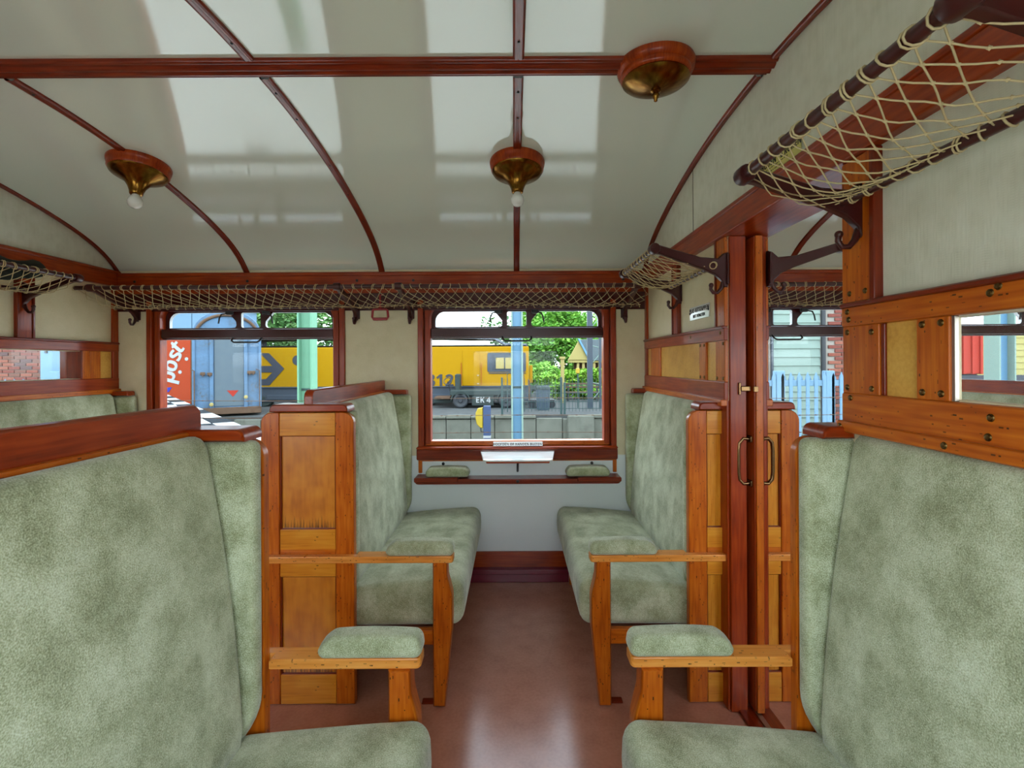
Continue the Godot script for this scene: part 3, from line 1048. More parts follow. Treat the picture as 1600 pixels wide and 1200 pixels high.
func floor_slab() -> void:
	var f := Sh.new()
	f.span(P(X_START - 0.06, -0.10, NEAR_D - 0.08), P(X_END + 0.06, 0.0, FAR_D + 0.08), 0.001)
	var o := obj("floor", f, M.lino)
	o.set_meta("kind", "structure")

# ---------------------------------------------------------------- seats
# A bench: xc = middle of the divider, sx = the way it faces, da = the divider's aisle face, sz = +1 when it runs away from the camera.
func bench(label: String, xc: float, sx: float, da: float, sz: float, length: float, front: float, arm_from: float) -> void:
	var o := thing("bench_seat", label, "bench", "green plush benches", P(xc, 0, da))
	var L := func(u: float, y: float, v: float) -> Vector3:
		return Vector3(sx * u, y, -sz * v)
	var eu := Vector3(sx, 0, 0)
	var ew := Vector3(0, 0, -sz)
	# backrest: a leaning pad, a little fuller in the small of the back
	var v0 := 0.088
	var v1 := length - 0.062
	var prof := PackedVector2Array()
	prof.append(Vector2(0.022, 1.205))
	for a in arc(Vector2(0.057, 1.180), 0.036, 125, 10, 5):
		prof.append(a)
	for q in 14:
		var k := (q + 1) / 14.0
		prof.append(Vector2(lerpf(0.094, 0.176, k) + 0.012 * sin(k * PI), lerpf(1.170, 0.50, k)))
	prof.append(Vector2(0.172, 0.455))
	prof.append(Vector2(0.150, 0.430))
	var rows := []
	var vs := []
	for q in 6:
		vs.append(v0 + 0.03 * (1.0 - cos(q / 5.0 * PI / 2)))
	for q in range(1, 24):
		vs.append(lerpf(v0 + 0.03, v1 - 0.03, q / 24.0))
	for q in range(5, -1, -1):
		vs.append(v1 - 0.03 * (1.0 - cos(q / 5.0 * PI / 2)))
	for p in prof:
		var row := []
		for v in vs:
			var e := minf(v - v0, v1 - v)
			var drop := 0.03 - sqrt(maxf(0.0, 0.0009 - pow(maxf(0.0, 0.03 - e), 2.0)))
			row.append(L.call(p.x - drop, p.y - drop * (0.6 if p.y > 1.17 else 0.0), v))
		rows.append(row)
	var b := Sh.new()
	b.patch(rows, Vector2(1, 1), Vector3(sx, 0.3, 0))
	b.box(L.call(0.035, 0.80, (v0 + v1) / 2), Vector3(0.05, 0.74, v1 - v0), 0.002)
	obj("backrest", b, M.plush, o)
	# wings at both ends
	for e in [[0.031, 0.084], [length - 0.060, length - 0.004]]:
		var wg := Sh.new()
		var sh := func(q: Vector3) -> Vector3:
			var low := clampf((-0.26 - q.y) / 0.12, 0.0, 1.0)
			return Vector3(q.x - sx * 0.05 * low * low * (1.0 if q.x * sx > 0.0 else 0.0), q.y, q.z)
		wg.cushion(L.call(0.102, 0.806, (e[0] + e[1]) / 2), Vector3(0.180, 0.782, e[1] - e[0]), 0.022, sh, 0.022)
		obj("wing", wg, M.plush, o)
	# seat pad, crowned, its front edge rolled
	var su0 := 0.12
	var seat := Sh.new()
	var sw := front - su0
	var sl := length - 0.045
	var bulge := func(q: Vector3) -> Vector3:
		var a := q.x * sx / (sw * 0.5)
		var z := q.z / (sl * 0.5)
		var lift := 0.018 * (1.0 - a * a) * (1.0 - pow(absf(z), 6.0)) + 0.020 * a
		var y := q.y + lift * clampf((q.y + 0.10) / 0.18, 0.0, 1.0)
		return Vector3(q.x + sx * 0.014 * (1.0 if a > 0.6 else 0.0) * (1.0 - pow(q.y / 0.1, 2.0)), y, q.z)
	seat.cushion(L.call((su0 + front) / 2, 0.378, 0.035 + sl / 2), Vector3(sw, 0.175, sl), 0.045, bulge)
	obj("seat_cushion", seat, M.plush, o)
	# woodwork under and beside the pad
	var ax := front - 0.62
	one("seat_rail", L.call(0.18, 0.238, 0.006), L.call(0.555 + ax, 0.300, 0.034), M.oak, o, 0.004, 0)
	one("front_rail", L.call(front - 0.10, 0.235, 0.03), L.call(front - 0.072, 0.292, length - 0.012), M.oak, o, 0.004, 2)
	one("rear_leg", L.call(front - 0.11, 0.0, length - 0.08), L.call(front - 0.06, 0.25, length - 0.03), M.oak, o, 0.004, 1)
	# arm board with its front post and a padded top
	var arm := Sh.new()
	var out := PackedVector2Array([Vector2(arm_from, -0.034), Vector2(0.570 + ax, -0.036)])
	out.append_array(arc(Vector2(0.586 + ax, -0.025), 0.011, 270, 360, 4))
	out.append_array(arc(Vector2(0.585 + ax, 0.016), 0.012, 0, 90, 4))
	out.append_array(PackedVector2Array([Vector2(0.20, 0.028), Vector2(0.20, -0.001), Vector2(arm_from, -0.001)]))
	arm.prism(out, Vector3.ZERO, eu, ew, UP, 0.590, 0.617, 0.004, true)
	obj("armrest", arm, M.worn, o)
	var leg := Sh.new()
	leg.prism(PackedVector2Array([Vector2(0.513, 0.004), Vector2(0.513, 0.591), Vector2(0.571, 0.591), Vector2(0.573, 0.53), Vector2(0.590, 0.46), Vector2(0.592, 0.44), Vector2(0.592, 0.33), Vector2(0.588, 0.29), Vector2(0.560, 0.004)]), eu * ax, eu, UP, ew, -0.022, 0.034, 0.005)
	obj("arm_post", leg, M.oak, o)
	var ft := Sh.new()
	ft.span(L.call(0.462 + ax, 0.0, -0.002), L.call(0.514 + ax, 0.008, 0.03), 0.002)
	obj("floor_bracket", ft, M.dark, o)
	var pad := Sh.new()
	var soft := func(q: Vector3) -> Vector3:
		var a := q.x * sx / 0.14
		var y := q.y + (0.006 if q.y > 0 else 0.0) * (1.0 - a * a)
		return Vector3(q.x + sx * (0.03 if a < 0.0 else -0.008) * clampf(q.y / 0.03, 0.0, 1.0) * absf(a), y, q.z * (1.0 - 0.10 * clampf(q.y / 0.03, 0.0, 1.0)))
	pad.cushion(L.call(0.462 + ax, 0.6445, -0.003), Vector3(0.275, 0.056, 0.076), 0.02, soft)
	obj("arm_pad", pad, M.plush, o)

# A divider between benches: the panelled end to the aisle, the centre board, the board along the top.
func divider(called: String, label: String, xc: float, u0: float, u1: float, da: float, sz: float, length: float, head: bool, stained_panel: bool) -> void:
	var o := thing(called, label, "seat divider", "", P(xc, 0, da))
	var ew := Vector3(0, 0, -sz)
	var X := Vector3.RIGHT
	var both := u0 < 0.0 and u1 > 0.0
	var r0 := 0.045 if u0 < -0.1 else 0.0
	var r1 := 0.045 if u1 > 0.1 else 0.0
	var sw := 0.076
	var l0 := u0 + (sw if r0 > 0.0 else 0.012)
	var l1 := u1 - (sw if r1 > 0.0 else 0.012)
	var s := Sh.new()
	if r0 > 0.0:
		s.prism(rounded(u0, 0.002, u0 + sw, 1.195, [0.0, 0.0, 0.0, r0]), Vector3.ZERO, X, UP, ew, 0.0, 0.030, 0.003)
		obj("stile", s, M.oak, o)
	else:
		one("stile", Vector3(u0, 0.002, 0), Vector3(l0, 1.195, -sz * 0.03), M.oak, o, 0.003, 1)
	if r1 > 0.0:
		s = Sh.new()
		s.prism(rounded(u1 - sw, 0.002, u1, 1.195, [0.0, 0.0, r1, 0.0]), Vector3.ZERO, X, UP, ew, 0.0, 0.030, 0.003)
		obj("stile", s, M.oak, o)
	else:
		one("stile", Vector3(l1, 0.002, 0), Vector3(u1, 1.195, -sz * 0.03), M.oak, o, 0.003, 1)
	for y in [[1.098, 1.193], [0.632, 0.716], [0.522, 0.592], [0.002, 0.122]]:
		one("rail", Vector3(l0, y[0], -sz * 0.0015), Vector3(l1, y[1], -sz * 0.03), M.pale, o, 0.003, 0)
	one("rail", Vector3(l0, 0.585, -sz * 0.002), Vector3(l1, 0.64, -sz * 0.03), M.oak, o, 0.003, 0)
	for y in [[0.712, 1.102], [0.118, 0.526]]:
		var p := Sh.new()
		var z := -sz * 0.016
		p.span(Vector3(l0 - 0.004, y[0], z - sz * 0.0006), Vector3(l1 + 0.004, y[1], -sz * 0.026), 0.001)
		p.patch([[Vector3(l0, y[1], z), Vector3(l1, y[1], z)], [Vector3(l0, y[0], z), Vector3(l1, y[0], z)]], Vector2(l1 - l0, y[1] - y[0]), Vector3(0, 0, sz))
		obj("veneer_panel", p, (M.stain_a if y[0] > 0.5 else M.stain_b) if stained_panel else M.pale, o)
		var bd := Sh.new()
		for x in [l0, l1]:
			bd.span(Vector3(x - 0.0045, y[0], -sz * 0.006), Vector3(x + 0.0045, y[1], -sz * 0.02), 0.002)
		for yy in [y[0] + 0.002, y[1] - 0.002]:
			bd.span(Vector3(l0, yy - 0.0045, -sz * 0.006), Vector3(l1, yy + 0.0045, -sz * 0.02), 0.002)
		obj("bead", bd, M.dark, o)
	var cap := Sh.new()
	var c0 := u0 + (0.04 if r0 > 0.0 else 0.0)
	var c1 := u1 - (0.022 if r1 > 0.0 else 0.0)
	cap.prism(rounded(c0, 1.197, c1, 1.228, [0.0, 0.0, 0.022 if r1 > 0.0 else 0.0, 0.022 if r0 > 0.0 else 0.0]), Vector3.ZERO, X, UP, ew, -0.012, 0.086, 0.005, true)
	obj("cap", cap, M.teak, o)
	if head:
		one("centre_board", Vector3(-0.011, 0.0, -sz * 0.03), Vector3(0.011, 1.20, -sz * length), M.teak, o, 0.002, 2)
		var h := Sh.new()
		h.prism(rounded(0.010, 1.200, length, 1.286, [0.0, 0.0, 0.0, 0.03]), Vector3.ZERO, ew, UP, X, -0.018, 0.018, 0.006, true)
		obj("head_board", h, M.teak, o)
		var ld := Sh.new()
		ld.span(Vector3(-0.034, 1.198, -sz * 0.085), Vector3(0.034, 1.222, -sz * length), 0.004, 2)
		obj("batten", ld, M.oak, o)
	var wc := Sh.new()
	if length > 1.0:
		wc.prism(rounded(c0, 1.200, c1, 1.228, [0.0, 0.0, 0.012 if r1 > 0.0 else 0.0, 0.012 if r0 > 0.0 else 0.0]), Vector3.ZERO, X, UP, ew, length - 0.068, length - 0.002, 0.004, true)
		obj("wing_cap", wc, M.teak, o)

# ---------------------------------------------------------------- luggage racks
func rack(label: String, o: Vector3, ea: Vector3, eo: Vector3, length: float, brackets: Array, reach: float, y_front: float, y_rear: float, cell: float, with_net: bool, n0 := 0.0, n1 := -1.0) -> Node3D:
	var t := thing("luggage_rack", label, "luggage rack", "maroon luggage racks with string nets")
	if n1 < 0.0:
		n1 = length
	var F := func(a: float) -> Vector3:
		return o + ea * a + eo * reach + UP * y_front
	var R := func(a: float) -> Vector3:
		return o + ea * a + eo * 0.062 + UP * y_rear
	for a in brackets:
		var s := Sh.new()
		var yr := y_rear
		var pts := PackedVector2Array([Vector2(0.0, yr - 0.085), Vector2(0.018, yr - 0.085), Vector2(0.024, yr - 0.060), Vector2(0.050, yr - 0.035), Vector2(0.10, yr - 0.012), Vector2(reach - 0.02, y_front - 0.022)])
		pts.append_array(arc(Vector2(reach, y_front), 0.020, -60, 120, 5))
		pts.append_array(PackedVector2Array([Vector2(0.11, yr + 0.036), Vector2(0.04, yr + 0.030), Vector2(0.018, yr + 0.050), Vector2(0.0, yr + 0.055)]))
		s.prism(pts, o + ea * a, eo, UP, eo.cross(UP), -0.011, 0.011, 0.004)
		s.span(o + ea * (a - 0.022) + UP * (yr - 0.075), o + ea * (a + 0.022) + eo * 0.008 + UP * (yr + 0.05), 0.003)
		s.lathe(PackedVector2Array([Vector2(0, -0.019), Vector2(0.020, -0.019), Vector2(0.022, -0.014), Vector2(0.022, 0.014), Vector2(0.020, 0.019), Vector2(0, 0.019)]), F.call(a), Basis(eo, eo.cross(UP), UP), 14)
		var br := obj("bracket", s, M.iron, t)
		var h := Sh.new()
		var hk := PackedVector3Array()
		for p in [[0.014, -0.060], [0.026, -0.090], [0.040, -0.106], [0.056, -0.106], [0.066, -0.092], [0.064, -0.076]]:
			hk.append(o + ea * a + eo * p[0] + UP * (yr + p[1]))
		h.tube(hk, 0.007, 7, false, PackedFloat32Array([0.010, 0.008, 0.007, 0.007, 0.007, 0.008]))
		h.cushion(hk[5], Vector3.ONE * 0.019, 0.0095)
		obj("coat_hook", h, M.iron, br)
	var rod := Sh.new()
	rod.tube(PackedVector3Array([F.call(0.0), F.call(length)]), 0.0125, 10)
	obj("front_rod", rod, M.iron, t)
	var rod2 := Sh.new()
	rod2.tube(PackedVector3Array([R.call(0.0), R.call(length)]), 0.0115, 10)
	obj("rear_rod", rod2, M.iron, t)
	if not with_net:
		return t
	var net := Sh.new()
	var rows := 7
	var span := n1 - n0
	var count := int(round(span / cell))
	var cw := span / count
	var N := func(a: float, s: float) -> Vector3:
		var f: Vector3 = F.call(a)
		var r: Vector3 = R.call(a)
		var p := f.lerp(r, s)
		var wob := sin(a * 61.0 + s * 5.0) * 0.002 + sin(a * 23.0 - s * 9.0) * 0.004
		var edge := s * (1.0 - s) * 4.0
		return p - UP * (0.035 + 0.012 * sin(a * 9.0)) * edge + UP * wob * edge + ea * sin(s * 17.0 + a * 47.0) * 0.003 * edge
	for dir in [1.0, -1.0]:
		for i in count:
			var path := PackedVector3Array()
			for q in rows * 2 + 1:
				var s := q / (rows * 2.0)
				var a: float = (i + 0.5 * dir * 0.0) * cw + dir * s * rows * 0.5 * cw
				a = pingpong(a, span)
				path.append(N.call(n0 + a, s))
			net.tube(path, 0.0017, 4)
			if cell < 0.05:
				for q in range(1, rows):
					var s := q / float(rows)
					var a := pingpong(i * cw + dir * s * rows * 0.5 * cw, span)
					if dir > 0.0:
						var c: Vector3 = N.call(n0 + a, s)
						var k := 0.0042
						net.lathe(PackedVector2Array([Vector2(0, -k), Vector2(k, 0), Vector2(0, k)]), c, Basis(), 5)
	# lashings round both rods
	for i in count + 1:
		for e in 2:
			var a := n0 + i * cw
			var c: Vector3 = F.call(a) if e == 0 else R.call(a)
			var rr := 0.0145 if e == 0 else 0.0135
			var turns := 2 if hash1(i, e) > 0.6 else 1
			for tw in turns:
				var ring := PackedVector3Array()
				for q in 10:
					var an := TAU * q / 10.0
					ring.append(c + (eo * cos(an) + UP * sin(an)) * rr + ea * (0.006 * sin(an + i) + tw * 0.008))
				net.tube(ring, 0.0022, 4, true)
	obj("net", net, M.cord, t).set_meta("kind", "stuff")
	return t

# ---------------------------------------------------------------- lamps
func ceiling_basis(d: float) -> Basis:
	var g := (ceil_y(d + 0.02) - ceil_y(d - 0.02)) / 0.04
	var nn := Vector3(0, 1, g).normalized()      # away from the room
	return Basis(Vector3.RIGHT, nn, Vector3.RIGHT.cross(nn))

func bulb_lamp(label: String, x: float, d: float) -> void:
	var t := thing("ceiling_lamp", label, "lamp", "brass bell lamps on the ceiling")
	var b := ceiling_basis(d)
	var at := P(x, ceil_y(d), d)
	var s := Sh.new()
	s.lathe(PackedVector2Array([Vector2(0.0, 0.004), Vector2(0.122, 0.004), Vector2(0.127, -0.004), Vector2(0.125, -0.020), Vector2(0.119, -0.026), Vector2(0.121, -0.040), Vector2(0.116, -0.048), Vector2(0.0, -0.048)]), at, b, 48)
	obj("base", s, M.teak, t)
	s = Sh.new()
	s.lathe(PackedVector2Array([Vector2(0.0, -0.046), Vector2(0.112, -0.046), Vector2(0.115, -0.050), Vector2(0.112, -0.055), Vector2(0.098, -0.064), Vector2(0.074, -0.076), Vector2(0.050, -0.094), Vector2(0.036, -0.116), Vector2(0.028, -0.138), Vector2(0.026, -0.150), Vector2(0.022, -0.154), Vector2(0.0, -0.154)]), at, b, 48)
	obj("shade", s, M.brass, t)
	s = Sh.new()
	s.lathe(PackedVector2Array([Vector2(0.0, -0.152), Vector2(0.014, -0.152), Vector2(0.019, -0.162), Vector2(0.027, -0.174), Vector2(0.0305, -0.188), Vector2(0.027, -0.203), Vector2(0.017, -0.214), Vector2(0.0, -0.218)]), at, b, 24)
	obj("bulb", s, M.bulb, t)

func dome_lamp(x: float, d: float) -> void:
	var t := thing("ceiling_lamp", "flat brass dome lamp with finial on the long ceiling moulding", "lamp")
	var b := Basis()
	var at := P(x, 2.372, d)
	var s := Sh.new()
	s.lathe(PackedVector2Array([Vector2(0.0, 0.004), Vector2(0.122, 0.004), Vector2(0.126, -0.006), Vector2(0.123, -0.022), Vector2(0.112, -0.028), Vector2(0.114, -0.040), Vector2(0.106, -0.050), Vector2(0.0, -0.050)]), at, b, 48)
	obj("base", s, M.teak, t)
	s = Sh.new()
	s.lathe(PackedVector2Array([Vector2(0.0, -0.046), Vector2(0.106, -0.048), Vector2(0.108, -0.053), Vector2(0.100, -0.060), Vector2(0.080, -0.070), Vector2(0.055, -0.078), Vector2(0.028, -0.083), Vector2(0.0, -0.085)]), at, b, 48)
	obj("dome", s, M.brass, t)
	s = Sh.new()
	s.lathe(PackedVector2Array([Vector2(0.0, -0.080), Vector2(0.017, -0.083), Vector2(0.017, -0.089), Vector2(0.009, -0.093), Vector2(0.013, -0.100), Vector2(0.010, -0.108), Vector2(0.006, -0.113), Vector2(0.006, -0.119), Vector2(0.0, -0.123)]), at, b, 20)
	obj("finial", s, M.brass, t)

# ---------------------------------------------------------------- small fittings
func fold_table(x: float, label: String) -> void:
	var t := thing("folding_table", label, "table", "", P(x, 0, FAR_D))
	var top := Sh.new()
	var pts := PackedVector2Array([Vector2(-0.235, 0.032), Vector2(-0.205, 0.300)])
	pts.append_array(arc(Vector2(-0.170, 0.300), 0.035, 180, 90, 4))
	pts.append_array(arc(Vector2(0.170, 0.300), 0.035, 90, 0, 4))
	pts.append_array(PackedVector2Array([Vector2(0.205, 0.300), Vector2(0.235, 0.032)]))
	top.prism(pts, Vector3.ZERO, Vector3.RIGHT, Vector3.BACK, UP, 0.824, 0.833, 0.002)
	obj("table_top", top, M.white, t)
	var e := Sh.new()
	pts = PackedVector2Array([Vector2(-0.21, 0.04), Vector2(-0.185, 0.295), Vector2(0.185, 0.295), Vector2(0.21, 0.04)])
	e.prism(pts, Vector3.ZERO, Vector3.RIGHT, Vector3.BACK, UP, 0.806, 0.824, 0.003, true)
	obj("under_board", e, M.teak, t)
	var st := Sh.new()
	st.tube(PackedVector3Array([Vector3(0.0, 0.806, 0.20), Vector3(0.0, 0.74, 0.10), Vector3(0.0, 0.70, 0.012)]), 0.007, 6)
	obj("strut", st, M.black, t)

func elbow_pad(x: float, label: String) -> void:
	var s := Sh.new()
	var f := func(q: Vector3) -> Vector3:
		return Vector3(q.x * (1.0 - 0.08 * clampf(q.y / 0.02, 0, 1)), q.y + 0.006 * (1.0 - pow(q.x / 0.14, 2.0)) * (1.0 if q.y > 0 else 0.0), q.z)
	s.cushion(P(x, 0.710, FAR_D - 0.058), Vector3(0.275, 0.056, 0.10), 0.022, f)
	tag(obj("elbow_pad", s, M.plush), label, "cushion", "green elbow pads under the windows")

func emergency_handle() -> void:
	var t := thing("emergency_handle", "red emergency pull handle hanging below the rack between both windows", "handle")
	var c := P(-0.855, 1.70, FAR_D - 0.09)
	var s := Sh.new()
	var ring := PackedVector3Array()
	for p in [[-0.036, 0.034], [0.036, 0.034], [0.046, 0.026], [0.050, -0.014], [0.044, -0.026], [-0.044, -0.026], [-0.050, -0.014], [-0.046, 0.026]]:
		ring.append(c + Vector3(p[0], p[1], 0))
	s.tube(ring, 0.0075, 8, true)
	s.span(c + Vector3(-0.046, -0.036, -0.008), c + Vector3(0.046, -0.018, 0.008), 0.005)
	obj("grip", s, M.red, t)
	s = Sh.new()
	s.tube(PackedVector3Array([c + Vector3(0, 0.034, 0), c + Vector3(0, 0.12, 0), c + Vector3(0, 0.14, -0.085)]), 0.006, 8)
	s.lathe(PackedVector2Array([Vector2(0, 0.05), Vector2(0.010, 0.048), Vector2(0.014, 0.036), Vector2(0.008, 0.034)]), c, Basis(), 10)
	obj("stem", s, M.red, t)

func signs() -> void:
	var rt := Vector3.BACK
	var t := thing("smoking_sign", "yellow notice with black lettering on the upper wall behind the near rack", "sign")
	var x := XR - 0.002
	one("plate", P(x, 2.012, 1.468), P(x - 0.003, 2.098, 1.745), M.sign_yellow, t, 0.001)
	var xt := x - 0.0035
	lettering("lettering", "IN PERSONEN", 0.020, M.ink, t, P(xt, 2.073, 1.605), rt, UP, 0.001)
	lettering("lettering", "VERBODEN TE ROKEN", 0.020, M.ink, t, P(xt, 2.048, 1.607), rt, UP, 0.001)
	lettering("lettering", "- - --- -- ----- -- -- ----", 0.012, M.ink, t, P(xt, 2.032, 1.607), rt, UP, 0.001)
	lettering("lettering", "- -- - --- ----", 0.012, M.ink, t, P(xt, 2.021, 1.612), rt, UP, 0.001)
	t = thing("notice_plate", "small white notice plate screwed to the cream wall below the short rack", "sign")
	x = XR - 0.001
	one("plate", P(x, 1.590, 2.165), P(x - 0.004, 1.652, 2.40), M.white, t, 0.001)
	lettering("lettering", "PLAS UITSTAPPEN", 0.020, M.ink, t, P(x - 0.0045, 1.634, 2.283), rt, UP, 0.001)
	lettering("lettering", "NIET VERGETEN", 0.014, M.ink, t, P(x - 0.0045, 1.607, 2.283), rt, UP, 0.001)
	for d in [2.17, 2.395]:
		var k := Sh.new()
		k.lathe(PackedVector2Array([Vector2(0.006, 0), Vector2(0.005, 0.003), Vector2(0, 0.004)]), P(x - 0.004, 1.624, d), Basis(Vector3(0, 0, 1), Vector3(-1, 0, 0), Vector3(0, 1, 0)), 8)
		obj("screw", k, M.black, t)
	t = thing("sill_notice", "narrow white strip with tiny lettering on the sill of the middle window", "sign")
	one("strip", P(-0.155, 0.8625, FAR_D - 0.030), P(0.16, 0.888, FAR_D - 0.003), M.white, t, 0.001)
	lettering("lettering", "HOOFDEN OF HANDEN BUITEN", 0.015, M.ink, t, P(0.0, 0.8755, FAR_D - 0.0305), Vector3.RIGHT, UP, 0.001)

func stowed_cloth() -> void:
	var s := Sh.new()
	var f := func(q: Vector3) -> Vector3:
		return q + Vector3(0.012 * sin(q.z * 31.0), 0.014 * sin(q.z * 23.0 + 1.0) + 0.01 * sin(q.x * 60.0), 0.0)
	s.cushion(P(-2.44, 1.865, 2.27), Vector3(0.17, 0.075, 0.50), 0.036, f, 0.03)
	tag(obj("stowed_blanket", s, M.cloth_green), "dark green folded blanket lying in the net of the left rack", "blanket")

# ---------------------------------------------------------------- outside
const YARD := -0.85

func ground() -> void:
	var w := struct("ground", "grey yard surface beyond the platform edge wall", "ground")
	one("track_bed", P(-70, -2.4, 3.6), P(70, -2.1, 21.4), M.ballast, w, 0.001)
	one("yard", P(-90, -2.3, 21.4), P(90, YARD, 120.0), M.asphalt, w, 0.001)
	one("bounce_platform", P(-70, -2.4, -40.0), P(70, -0.38, -0.5), M.paving, w, 0.001)  # unseen pale platform behind the camera, added to bounce light onto the ceiling
	one("far_platform", P(-70, -2.4, 4.4), P(70, -0.40, 9.4), M.paving, w, 0.001)
	one("under_coach", P(-70, -2.4, -0.6), P(70, -2.1, 3.6), M.ballast, w, 0.001)
	# the concrete facing of the raised yard, slab by slab
	var e := thing("platform_edge_wall", "weathered concrete slab wall along the yard edge below the fence", "wall")
	one("backing", P(-34, -2.3, 21.42), P(34, YARD - 0.02, 21.5), M.concrete, e, 0.001)
	var x := -12.0
	var i := 0
	while x < 12.0:
		var wd := 0.86 + 0.3 * hash1(i, 3)
		one("slab", P(x + 0.012, -2.28, 21.22 + 0.05 * hash1(i)), P(x + wd - 0.012, YARD - 0.10 - 0.05 * hash1(i, 2), 21.42), M.concrete, e, 0.02)
		if hash1(i, 7) > 0.35:
			one("coping", P(x + 0.01, YARD - 0.10, 21.16), P(x + wd - 0.01, YARD + 0.03 * hash1(i, 4), 21.6), M.concrete, e, 0.02)
		x += wd
		i += 1
	one("end_block", P(2.25, -2.25, 20.9), P(3.35, YARD + 0.04, 21.3), M.concrete, e, 0.05)

func column(label: String, x: float, d: float, w: float, face: Material, side: Material) -> void:
	var t := thing("platform_column", label, "column", "steel platform columns outside the windows")
	one("flange", P(x - w / 2, -2.1, d - w / 2), P(x - w / 2 + 0.022, 5.2, d + w / 2), side, t, 0.004)
	one("flange", P(x + w / 2 - 0.022, -2.1, d - w / 2), P(x + w / 2, 5.2, d + w / 2), side, t, 0.004)
	one("web", P(x - w / 2 + 0.02, -2.1, d - 0.012), P(x + w / 2 - 0.02, 5.2, d + 0.012), face, t, 0.001)
	for y in [1.05, 0.32]:
		one("joint_plate", P(x - w / 2 + 0.02, y, d - 0.02), P(x + w / 2 - 0.02, y + 0.03, d - 0.01), M.fence_green, t, 0.001)

func locomotive() -> void:
	var t := thing("locomotive", "yellow diesel locomotive with grey roof, arrow emblem and number across the yard", "locomotive")
	var d := 26.5
	var x0 := -14.6
	var x1 := 0.78
	var prof := func(y0: float, y1: float, z0: float, z1: float, m: Material, called: String, xa: float, xb: float) -> MeshInstance3D:
		return one(called, P(xa, y0, z0), P(xb, y1, z1), m, t, 0.04)
	prof.call(0.17, 2.30, d, d + 2.8, M.loco_yellow, "body", x0, x1)
	prof.call(-0.62, 0.19, d + 0.05, d + 2.75, M.loco_grey, "underframe", x0, x1)
	# roof with chamfered edge, lower over the cab
	var r := Sh.new()
	r.prism(PackedVector2Array([Vector2(x0, 2.28), Vector2(x1 - 0.05, 2.28), Vector2(x1 - 0.1, 2.46), Vector2(x1 - 1.25, 2.50), Vector2(x1 - 1.8, 2.82), Vector2(-5.6, 2.92), Vector2(x0, 2.86)]), P(0, 0, d + 0.12), Vector3.RIGHT, UP, Vector3.FORWARD, 0.0, 2.5, 0.12)
	obj("roof", r, M.loco_grey, t)
	for x in [-11.0, -7.3, -3.9]:
		one("roof_hatch", P(x - 0.6, 2.80, d + 0.4), P(x + 0.6, 3.02, d + 1.8), M.loco_grey, t, 0.03)
	# cab window, door, number
	var f := Sh.new()
	f.prism(rounded(-1.44, 0.94, 0.62, 1.97, [0.1, 0.1, 0.1, 0.1]), P(0, 0, d), Vector3.RIGHT, UP, Vector3.BACK, -0.02, 0.03, 0.01)
	obj("cab_window", f, M.loco_grey, t)
	one("pane", P(-1.15, 1.08, d - 0.06), P(-0.05, 1.82, d - 0.02), M.dark_window, t, 0.02)
	one("window_blind", P(-0.98, 1.12, d - 0.075), P(-0.55, 1.70, d - 0.06), M.house_yellow, t, 0.01)
	one("window_blind", P(-0.48, 1.12, d - 0.075), P(-0.12, 1.70, d - 0.06), M.house_yellow, t, 0.01)
	var dr := one("cab_door", P(-2.75, 0.22, d - 0.03), P(-1.85, 2.12, d), M.loco_yellow, t, 0.02)
	one("handle", P(-1.98, 0.74, d - 0.09), P(-1.88, 0.80, d - 0.03), M.steel, dr, 0.01)
	one("handle", P(-1.98, 0.30, d - 0.09), P(-1.88, 0.36, d - 0.03), M.steel, dr, 0.01)
	for x in [-2.82, -1.76]:
		var g := Sh.new()
		g.tube(PackedVector3Array([P(x, 0.25, d - 0.06), P(x, 1.45, d - 0.06)]), 0.018, 6)
		obj("grab_rail", g, M.orange, t)
	one("side_step", P(-1.35, 0.86, d - 0.05), P(0.62, 0.91, d), M.loco_grey, t, 0.01)
	lettering("number", "312", 0.62, M.logo_grey, t, P(-3.95, 0.50, d - 0.012), Vector3.RIGHT, UP, 0.03)
	one("belt_line", P(x0, 0.14, d - 0.02), P(x1, 0.21, d + 0.02), M.loco_grey, t, 0.01)
	# emblem: an arrow with two barbs
	var a := Sh.new()
	var s := d / 777.0
	var pts := PackedVector2Array()
	for p in [[911, 422], [982, 422], [1105, 548], [985, 682], [896, 682], [896, 631], [958, 631], [1010, 578], [896, 578], [896, 525], [1010, 525]]:
		var px: float = 230.0 + p[0] / 5.16
		var py: float = 470.0 + p[1] / 5.16
		pts.append(Vector2((px - 803.0) * s - 0.02, 1.39 - (py - 570.0) * s))
	a.prism(pts, P(0, 0, d - 0.005), Vector3.RIGHT, UP, Vector3.BACK, -0.01, 0.015, 0.002)
	obj("emblem", a, M.logo_grey, t)
	var c := Sh.new()
	c.lathe(PackedVector2Array([Vector2(0.27, -0.02), Vector2(0.27, 0.012), Vector2(0, 0.012)]), P(-11.55, 1.62, d), Basis(Vector3(1, 0, 0), Vector3(0, 0, 1), Vector3(0, -1, 0)), 32)
	obj("disc", c, M.logo_grey, t)
	# running gear
	for x in [-13.4, -11.6, -9.7, -4.6, -2.6, -0.8]:
		var w := Sh.new()
		w.lathe(PackedVector2Array([Vector2(0.30, -0.35), Vector2(0.46, -0.35), Vector2(0.46, 0.0), Vector2(0.43, 0.02), Vector2(0.36, 0.0), Vector2(0.12, 0.0), Vector2(0.10, 0.06), Vector2(0, 0.06)]), P(x, YARD + 0.46, d + 0.1), Basis(Vector3(1, 0, 0), Vector3(0, 0, 1), Vector3(0, -1, 0)), 24)
		obj("wheel", w, M.truck, t)
	for x in [-11.5, -2.7]:
		one("bogie_frame", P(x - 1.7, -0.50, d - 0.02), P(x + 1.7, -0.22, d + 0.12), M.loco_grey, t, 0.03)
